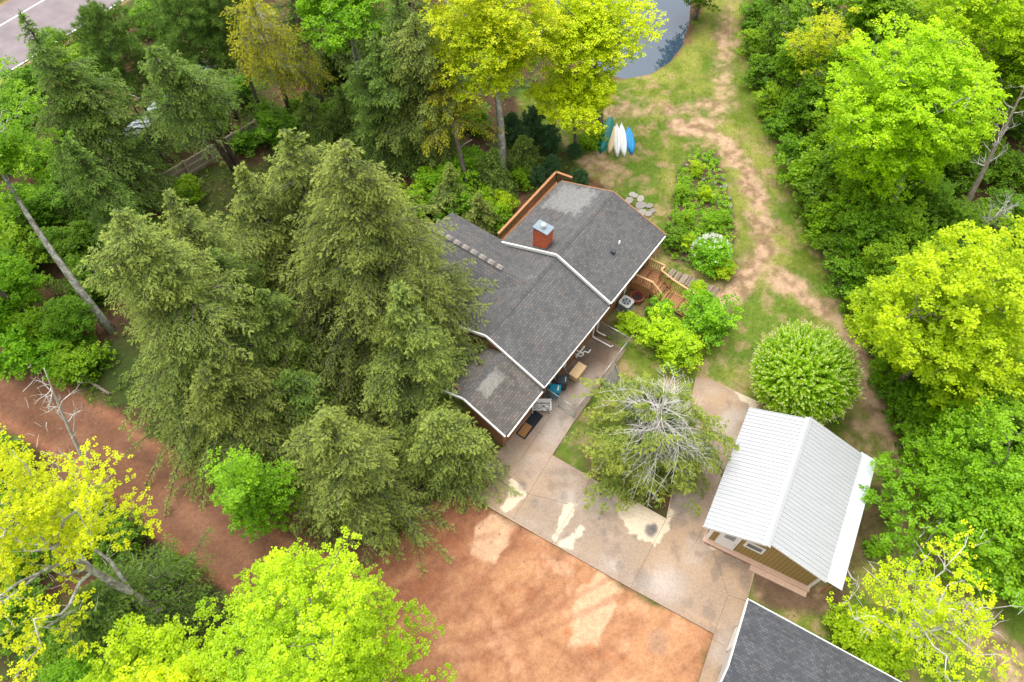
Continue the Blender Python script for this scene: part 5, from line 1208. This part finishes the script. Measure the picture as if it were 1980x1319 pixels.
# ------------------------------------------------------------------ shrubs and saplings
def shrubspec(seed, h, r, n=46, size=.12, **kw): return dict(seed=seed, H=h, Rr=r, zc=h * .52, Rz=h * .5, nclump=n, tips=13, nl=6, size=size, tr=.045, fork=.08, limbs=6, low=-.95, rc=.45, lump=.4, shell=.45, **kw)
SPEC = {'bush': [shrubspec(s_, 1.8, 1.15, 52) for s_ in (201, 202, 203)], 'sap': [dict(seed=s_, H=5, Rr=1.7, zc=2.9, Rz=2.3, nclump=160, tips=12, nl=6, size=.14, tr=.06, fork=.15, limbs=7, low=-.9, rc=.55, lump=.5, shell=.5) for s_ in (211, 212, 213, 214)]}
PROTO = {}
def shrub(kind, k, label, p, s, mat, name='shrub', cat='shrub', group=None, rz=None, z=0):
    key = (kind, k % len(SPEC[kind])); loc = at(*p); loc.z = 0; rz = rz if rz is not None else (p[0] * 7 + p[1] * 3) % 6.28
    if key not in PROTO:
        o = put_decid(name, label, SPEC[kind][key[1]], loc, mat, rz, None, group, 'bark', cat, 'stems' if kind == 'bush' else 'trunk', None, 'foliage' if kind == 'bush' else 'crown'); o.scale = (s, s, s); PROTO[key] = o
        return o
    o = copy_tree(PROTO[key], loc, rz, s, label, group, mat); o.name = name; o['category'] = cat; return o
# near the house
for k, (lb, p, s_, m) in enumerate((('bright green shrub behind the back wing of the house', (850, 375), 1.5, 'fresh'), ('fresh green shrub at the foot of the leaning hemlock', (905, 345), 1.3, 'fresh'), ('green shrub along the balcony rail, middle one', (935, 405), 1.05, 'green'), ('yellow green shrub against the balcony rail', (968, 408), .9, 'lime'), ('dark shrub by the far corner of the back wing', (800, 415), 1.2, 'green'),
        ('low green shrub under the balcony near the chimney', (952, 435), .9, 'green'), ('fresh shrub at the upper end of the balcony rail', (1012, 352), .8, 'green'), ('green shrub on the needle covered clearing', (720, 262), 1.0, 'deep'), ('dark green shrub beside the clearing under the tall pine', (690, 215), 1.2, 'deep'), ('green shrub between the clearing and the hemlock stems', (790, 250), 1.1, 'deep'),
        ('large fresh green shrub in front of the deck ramp', (1355, 635), 1.4, 'fresh'), ('lime shrub between the fresh one and the patio fence', (1270, 655), 1.1, 'lime'), ('lime shrub behind the dying hemlock', (1312, 690), 1.15, 'lime'), ('low yellow green plant in front of the air conditioner', (1215, 632), .6, 'lime'), ('low green plant below the deck ramp', (1275, 610), .7, 'fresh'),
        ('dense bush with white blossom in the garden bed', (1368, 508), 1.15, 'fresh'), ('lime plant at the lower tip of the garden bed', (1395, 530), .7, 'lime'), ('yellow green plant near the top of the garden bed', (1345, 335), .5, 'lime'), ('fresh green plant at the narrow middle of the bed', (1318, 385), .6, 'green'), ('lime plant in the middle of the garden bed', (1362, 382), .5, 'lime'),
        ('green plant beside the flagstones in the bed', (1318, 435), .6, 'green'), ('lime plant at the lawn edge of the bed', (1388, 428), .55, 'fresh'), ('lime plant between flagstones and blossom bush', (1322, 475), .55, 'lime'), ('green plant under the roof corner by the deck', (1300, 470), .8, 'deep'), ('small lime plant beside the boardwalk', (1350, 562), .45, 'lime'), ('green bush on the bed border by the path', (1372, 440), .6, 'fresh'),
        ('small lime bush between canoe and trunks', (1148, 268), .7, 'lime'), ('low bush against the trunks behind the canoe', (1135, 285), .7, 'green'),
        ('fresh bush on the verge between wood and dirt road', (115, 705), 1.2, 'fresh'), ('bright bush at the upper edge of the dirt road', (62, 690), 1.5, 'fresh'), ('dark bush beside the long fallen log', (165, 715), 1.3, 'green'), ('low bush on the verge beside the short log', (335, 1110), .7, 'green'), ('bush beside the leaning trunk below the road', (300, 1180), .8, 'deep'),
        ('lime bush by the back wall of the garage', (1640, 1225), 1.0, 'lime'), ('yellow green bush at the foot of the thin grey twigged tree', (1690, 1265), 1.2, 'lime'), ('low green tuft behind the cabin foundation', (1690, 1065), .5, 'fresh'), ('dark green bush by the lower end of the wooden fence', (365, 385), 1.0, 'green'), ('dark bush at the upper end of the wooden fence', (525, 245), 1.1, 'deep'))):
    o = shrub('bush', k, lb, p, s_, m)
    if 'blossom' in lb and lb.startswith('dense'):
        g = np.random.default_rng(3); d = unit(g.normal(0, 1, (90, 3)) + np.array([.2, .8, .8])); c = d * np.array([1.15, 1.15, .95]) + np.array([0, 0, .95]); q = (c[:, None] + g.normal(0, .035, (90, 14, 3))).reshape(-1, 3)
        e = unit(g.normal(0, 1, q.shape)); f = unit(np.cross(e, g.normal(0, 1, q.shape))); V = np.stack([q - e * .03, q + f * .03, q + e * .03, q - f * .03], 1).reshape(-1, 3)
        bl = part('blossom', np_mesh('blossom', V, 4, g.random(len(q)), [M['white_flower']]), o); bl.rotation_euler = (0, 0, -o.rotation_euler.z)
for k, (u, v, lb) in enumerate(((25, 905, 'dark bush on the lower road verge at the left edge'), (55, 1000, 'dark bush beneath the sparse maple, nearest the left edge'), (140, 1060, 'dark bush beneath the sparse maple beside its trunk'), (30, 1110, 'dark bush at the left edge below the sparse maple'), (60, 1200, 'dark bush in the bottom left wood'), (180, 1010, 'dark bush by the road under the sparse maple'), (245, 1055, 'dark bush on the verge below the road bend'), (130, 1260, 'dark bush near the bottom left corner'))):
    shrub('bush', k, lb, (u, v), 1.2, 'deep')
# right wood: edge row, then the thicket behind it
edge = [(1452, 50), (1450, 105), (1462, 160), (1480, 215), (1500, 265), (1522, 310), (1545, 360), (1562, 410), (1585, 455), (1602, 505), (1630, 560), (1655, 610), (1685, 665), (1705, 725), (1735, 790), (1765, 850), (1800, 905), (1830, 970), (1870, 1030), (1910, 1080), (1960, 1130)]
ords = ['first', 'second', 'third', 'fourth', 'fifth', 'sixth', 'seventh', 'eighth', 'ninth', 'tenth', 'eleventh', 'twelfth', 'thirteenth', 'fourteenth', 'fifteenth', 'sixteenth', 'seventeenth', 'eighteenth', 'nineteenth', 'twentieth', 'last']
g = random.Random(4)
for k, p in enumerate(edge):
    shrub('bush', k + 1, 'green bush along the wood edge by the grass track, %s counted from the pond' % ords[k], (p[0] + 8, p[1]), g.uniform(1.1, 1.55), ('deep', 'green', 'deep', 'green', 'deep')[k % 5], group='bushes along the wood edge by the grass track')
row2 = [(1500, 30), (1500, 120), (1525, 190), (1548, 255), (1580, 320), (1605, 385), (1625, 440), (1650, 500), (1680, 560), (1715, 620), (1745, 690), (1775, 760), (1800, 830)]
for k, p in enumerate(row2):
    shrub('sap', k, 'understory maple just inside the track side wood edge, %s counted from the pond' % ords[k], p, g.uniform(.8, 1.1), ('green', 'deep', 'green', 'deep')[k % 4], 'maple_sapling', 'tree', 'understory maples inside the wood edge by the grass track')
deep = [(1560, 80), (1600, 170), (1620, 250), (1650, 310), (1640, 120), (1690, 390), (1680, 200), (1700, 500), (1740, 440), (1720, 300), (1760, 540), (1800, 480), (1750, 130), (1790, 340), (1830, 560), (1800, 650), (1850, 720), (1850, 830), (1900, 650), (1900, 780), (1920, 900), (1820, 200), (1900, 200)]
for k, p in enumerate(deep):
    shrub('sap', k + 1, 'understory maple deep in the thicket beyond the grass track', p, g.uniform(.75, 1.15), ('deep', 'green', 'deep')[k % 3], 'maple_sapling', 'tree', 'understory maples deep in the thicket beyond the grass track')
for k, (u, v, lb) in enumerate(((1900, 520, 'low bush under the broken dead trunk'), (1930, 430, 'low bush beside the broken dead trunk'), (1965, 490, 'bush above the yellow leaved maple at the frame edge'), (1935, 350, 'bush beneath the leaning dead trunk'), (1885, 310, 'bush behind the foot of the leaning dead tree'), (1975, 270, 'bush beyond the leaning dead tree at the frame edge'), (1995, 380, 'bush at the frame edge under the dead tree'), (1850, 350, 'bush at the foot of the leaning dead tree'), (1890, 465, 'bush between both dead trunks'))):
    shrub('bush', k, lb, (u, v), 1.35, ('green', 'deep')[k % 2])
for k, (u, v, lb) in enumerate(((1960, 200, 'understory maple beyond the top of the leaning dead tree'), (1905, 240, 'understory maple behind the leaning dead trunk'))):
    shrub('sap', k, lb, (u, v), .9, 'green', 'maple_sapling', 'tree')
for k, (u, v, lb) in enumerate(((118, 118, 'bush on the sandy highway verge under the tufted pine'), (165, 150, 'bush between the highway verge and the creek'), (60, 190, 'bush near the left edge below the highway'), (42, 245, 'bush at the left edge under the leafy maple bough'), (225, 112, 'bush between the two pines by the highway'), (112, 430, 'bush above the leaning pale trunk'), (165, 500, 'bush beside the upper part of the leaning pale trunk'), (70, 505, 'bush under the leaning pale trunk at the left edge'), (195, 565, 'bush between the leaning trunk and the big olive hemlock'), (25, 310, 'shaded bush at the left edge beneath the hemlocks'), (100, 335, 'shaded bush left under the bushy hemlock'), (300, 62, 'bush in front of the blue green pine'), (400, 60, 'bush at the foot of the yellowing hemlock'), (470, 90, 'shaded bush behind the yellowing hemlock'))):
    shrub('bush', k, lb, (u, v), 1.45, ('deep', 'green', 'deep')[k % 3], group='bushes of the conifer wood')
# left wood understory
lft = [(70, 600, 'sap', .9, 'fresh'), (30, 655, 'sap', .8, 'fresh'), (100, 665, 'sap', .6, 'green'), (150, 640, 'sap', .4, 'deep'), (40, 540, 'sap', .6, 'deep'), (90, 450, 'sap', .7, 'deep'), (130, 500, 'sap', .5, 'deep'), (20, 450, 'sap', .8, 'green'), (170, 660, 'sap', .7, 'deep')]
lbl = ['fresh green maple sapling beside the foot of the leaning pale trunk', 'fresh green maple sapling hanging over the dirt road at the left edge', 'green maple sapling above the long fallen log', 'dark maple sapling right beside the leaning pale trunk', 'dark maple sapling at the left edge above the leaning trunk foot', 'shaded maple sapling left of the big olive hemlock top', 'shaded maple sapling behind the pale trunk', 'green sapling at the left edge under the leafy maple', 'dark sapling between the log and the big olive hemlock']
for (u, v, kd, s_, m), lb in zip(lft, lbl): shrub(kd, u, lb, (u, v), s_, m, 'maple_sapling', 'tree')
mid_ = [(250, 305, 'fresh bush on the near bank of the creek'), (215, 330, 'bush on the creek bank beside the bare slim stem'), (300, 300, 'bush between the creek and the wooden fence'), (340, 225, 'bush on the far bank of the creek'), (410, 255, 'shaded bush where the creek runs under the hemlocks'), (470, 190, 'shaded bush beside the yellowing hemlock'), (600, 235, 'dark bush at the foot of the thick grey pine trunk'), (545, 270, 'dark bush between the fence end and the hemlock top'), (640, 240, 'dark bush left of the needle covered clearing'), (760, 180, 'dark bush behind the clearing'), (690, 130, 'dark bush deep in the wood behind the bare trunks'), (600, 110, 'dark bush in deep shade at the top of the wood'), (870, 230, 'shaded bush behind the leaning hemlock stem'), (920, 250, 'dark bush left of the pale maple trunk'), (180, 420, 'dark bush at the lower end of the wood fence'), (60, 400, 'dark bush at the left edge below the hemlocks'), (140, 350, 'dark bush under the bushy hemlock'), (480, 290, 'bush in front of the upper fence end'), (820, 290, 'low bush by the feet of the hemlock stems'), (770, 300, 'low bush on the brown clearing behind the house'), (880, 410, 'green bush at the roof edge of the back wing')]
for k, (u, v, lb) in enumerate(mid_): shrub('bush', k, lb, (u, v), g.uniform(.9, 1.4), 'green' if 'fresh' in lb else 'deep', group='bushes of the conifer wood')

# ------------------------------------------------------------------ grass and ground cover
def scatter(fn, n, x0, x1, y0, y1, seed):
    g = np.random.default_rng(seed); x = g.uniform(x0, x1, n); y = g.uniform(y0, y1, n); k = fn(x, y) > g.random(n); return x[k], y[k], g
def ingrid(a, x, y):
    i = np.clip(np.searchsorted(gx, x), 0, nx - 1); j = np.clip(np.searchsorted(gy, y), 0, ny - 1); return a[j, i]
slabpoly = [tuple(HL(13, 10.6)[:2]), tuple(HL(23.4, 10.6)[:2]), tuple(HL(23.4, 8.1)[:2]), tuple(HL(17.2, 8.1)[:2])]
occ = lambda x, y: (sdpoly(x, y, [tuple(HL(*q)[:2]) for q in ((13, 10.3), (30.3, 10.3), (30.3, 18.6), (13, 18.6))]) > 0) & (sdpoly(x, y, slabpoly) > .05)
offslab = lambda x, y: sdpoly(x, y, PX((880, 950), (945, 885), (1110, 815), (1240, 970), (1290, 990), (1345, 720), (1470, 770), (1710, 885), (1630, 1150), (1470, 1110), (1440, 1170), (1400, 1360), (1330, 1340))) > .1
gw = w_lawn * (1 - sm(.2, .7, wp)) * (1 - (1 - sm(-.2, .3, s_bed)) * .7) * (s_pond > .5) * (.35 + .9 * sm(.35, .6, n1))
x, y, g_ = scatter(lambda x, y: ingrid(gw, x, y) * occ(x, y) * offslab(x, y), 62000, -4, 34, 3, 62, 1)
nb_ = 4; n = len(x); bx = np.repeat(x, nb_) + g_.normal(0, .05, n * nb_); by = np.repeat(y, nb_) + g_.normal(0, .05, n * nb_); a = g_.uniform(0, 6.28, n * nb_); ln = np.repeat(np.clip(.04 + .07 * (ingrid(n2, x, y)), .04, .12), nb_) * g_.uniform(.7, 1.4, n * nb_); wd = .011
b0_ = np.stack([bx, by, 0 * bx - .02], 1); sd = np.stack([np.cos(a), np.sin(a), 0 * a], 1) * wd; tp_ = b0_ + np.stack([-np.sin(a) * ln * .6, np.cos(a) * ln * .6, ln], 1)
tint = np.clip(np.repeat(ingrid(n3, x, y), nb_) * .9 - .05 + g_.normal(0, .15, n * nb_), 0, 1)
tag(link(bpy.data.objects.new('grass', np_mesh('grass', np.stack([b0_ - sd, b0_ + sd, tp_], 1).reshape(-1, 3), 3, tint, [M['grassblade']]))), kind='stuff')
cw_ = (1 - w_lawn) * (1 - w_road) * (1 - w_lot) * (s_pond > .3) * (d_creek > .9) * (d_hwy > 6) * (.10 + sm(.45, .6, n1)) + (1 - sm(-.3, .1, s_bed)) * .9 + (sdpoly(X, Y, PX((1180, 620), (1290, 600), (1290, 720), (1215, 690))) < 0) * .8
x, y, g_ = scatter(lambda x, y: ingrid(cw_, x, y) * occ(x, y) * offslab(x, y), 26000, -50, 45, -2, 66, 2)
pos = np.stack([x, y, g_.uniform(.03, .32, len(x))], 1)
Q, T = leaves_at(g_, pos, 6, .12, tint=np.clip(ingrid(n3, x, y), 0, 1), up=.2)
tag(link(bpy.data.objects.new('ground_cover', np_mesh('ground_cover', Q, 4, T, [M['cover']]))), kind='stuff')
x, y, g_ = scatter(lambda x, y: (ingrid(s_bed, x, y) < -.1) * (.25 + .75 * (ingrid(n3, x, y) > .45)), 5200, 8, 18, 26, 45, 5)
pos = np.stack([x, y, g_.uniform(.08, .42, len(x))], 1)
Q, T = leaves_at(g_, pos, 7, .13, tint=np.clip(vnoise(x, y, .6, 9) * 1.3 - .15, 0, 1), up=.3)
tag(link(bpy.data.objects.new('ground_cover', np_mesh('bed_plants', Q, 4, T, [M['fresh']]))), kind='stuff')
# fallen leaves on the wood floor and along the edges of the dirt, loose stones on the dirt
def flakes(x, y, g, s0, s1, tilt):
    n = len(x); c = np.stack([x, y, g.uniform(.005, .035, n)], 1); a = g.uniform(0, 6.28, n); s_ = g.uniform(s0, s1, n)[:, None]
    e = np.stack([np.cos(a), np.sin(a), g.normal(0, tilt, n)], 1) * s_; f = np.stack([-np.sin(a), np.cos(a), g.normal(0, tilt, n)], 1) * s_ * .55
    return np.stack([c - e, c + f, c + e, c - f], 1).reshape(-1, 3)
lw = (1 - w_lawn) * (d_hwy > 6) * (s_pond > .3) * (d_creek > 1) * np.clip(1 - w_lot * sm(-.2, -1.5, s_lot + (n2 - .5) * 1.5) - w_road * sm(2.2, 1.5, d_road + (n2 - .5)), 0, 1) * (.15 + .85 * sm(.4, .65, n2))
lw = np.maximum(lw, (s_bed < 0) * .7); lw = np.maximum(lw, w_lawn * (n3 > .58) * .10)
x, y, g_ = scatter(lambda x, y: ingrid(lw, x, y) * occ(x, y) * offslab(x, y), 60000, -48, 45, -2, 64, 8)
tag(link(bpy.data.objects.new('leaf_litter', np_mesh('leaf_litter', flakes(x, y, g_, .04, .09, .35), 4, g_.random(len(x)), [M['litter']]))), kind='stuff')
x, y, g_ = scatter(lambda x, y: (ingrid(w_lot, x, y) * .5 + ingrid(w_road, x, y) * .5) * offslab(x, y), 5000, -32, 14, -2, 24, 9)
tag(link(bpy.data.objects.new('gravel', np_mesh('gravel', flakes(x, y, g_, .015, .04, .3), 4, g_.random(len(x)) ** 1.5, [M['pebble']]))), kind='stuff')
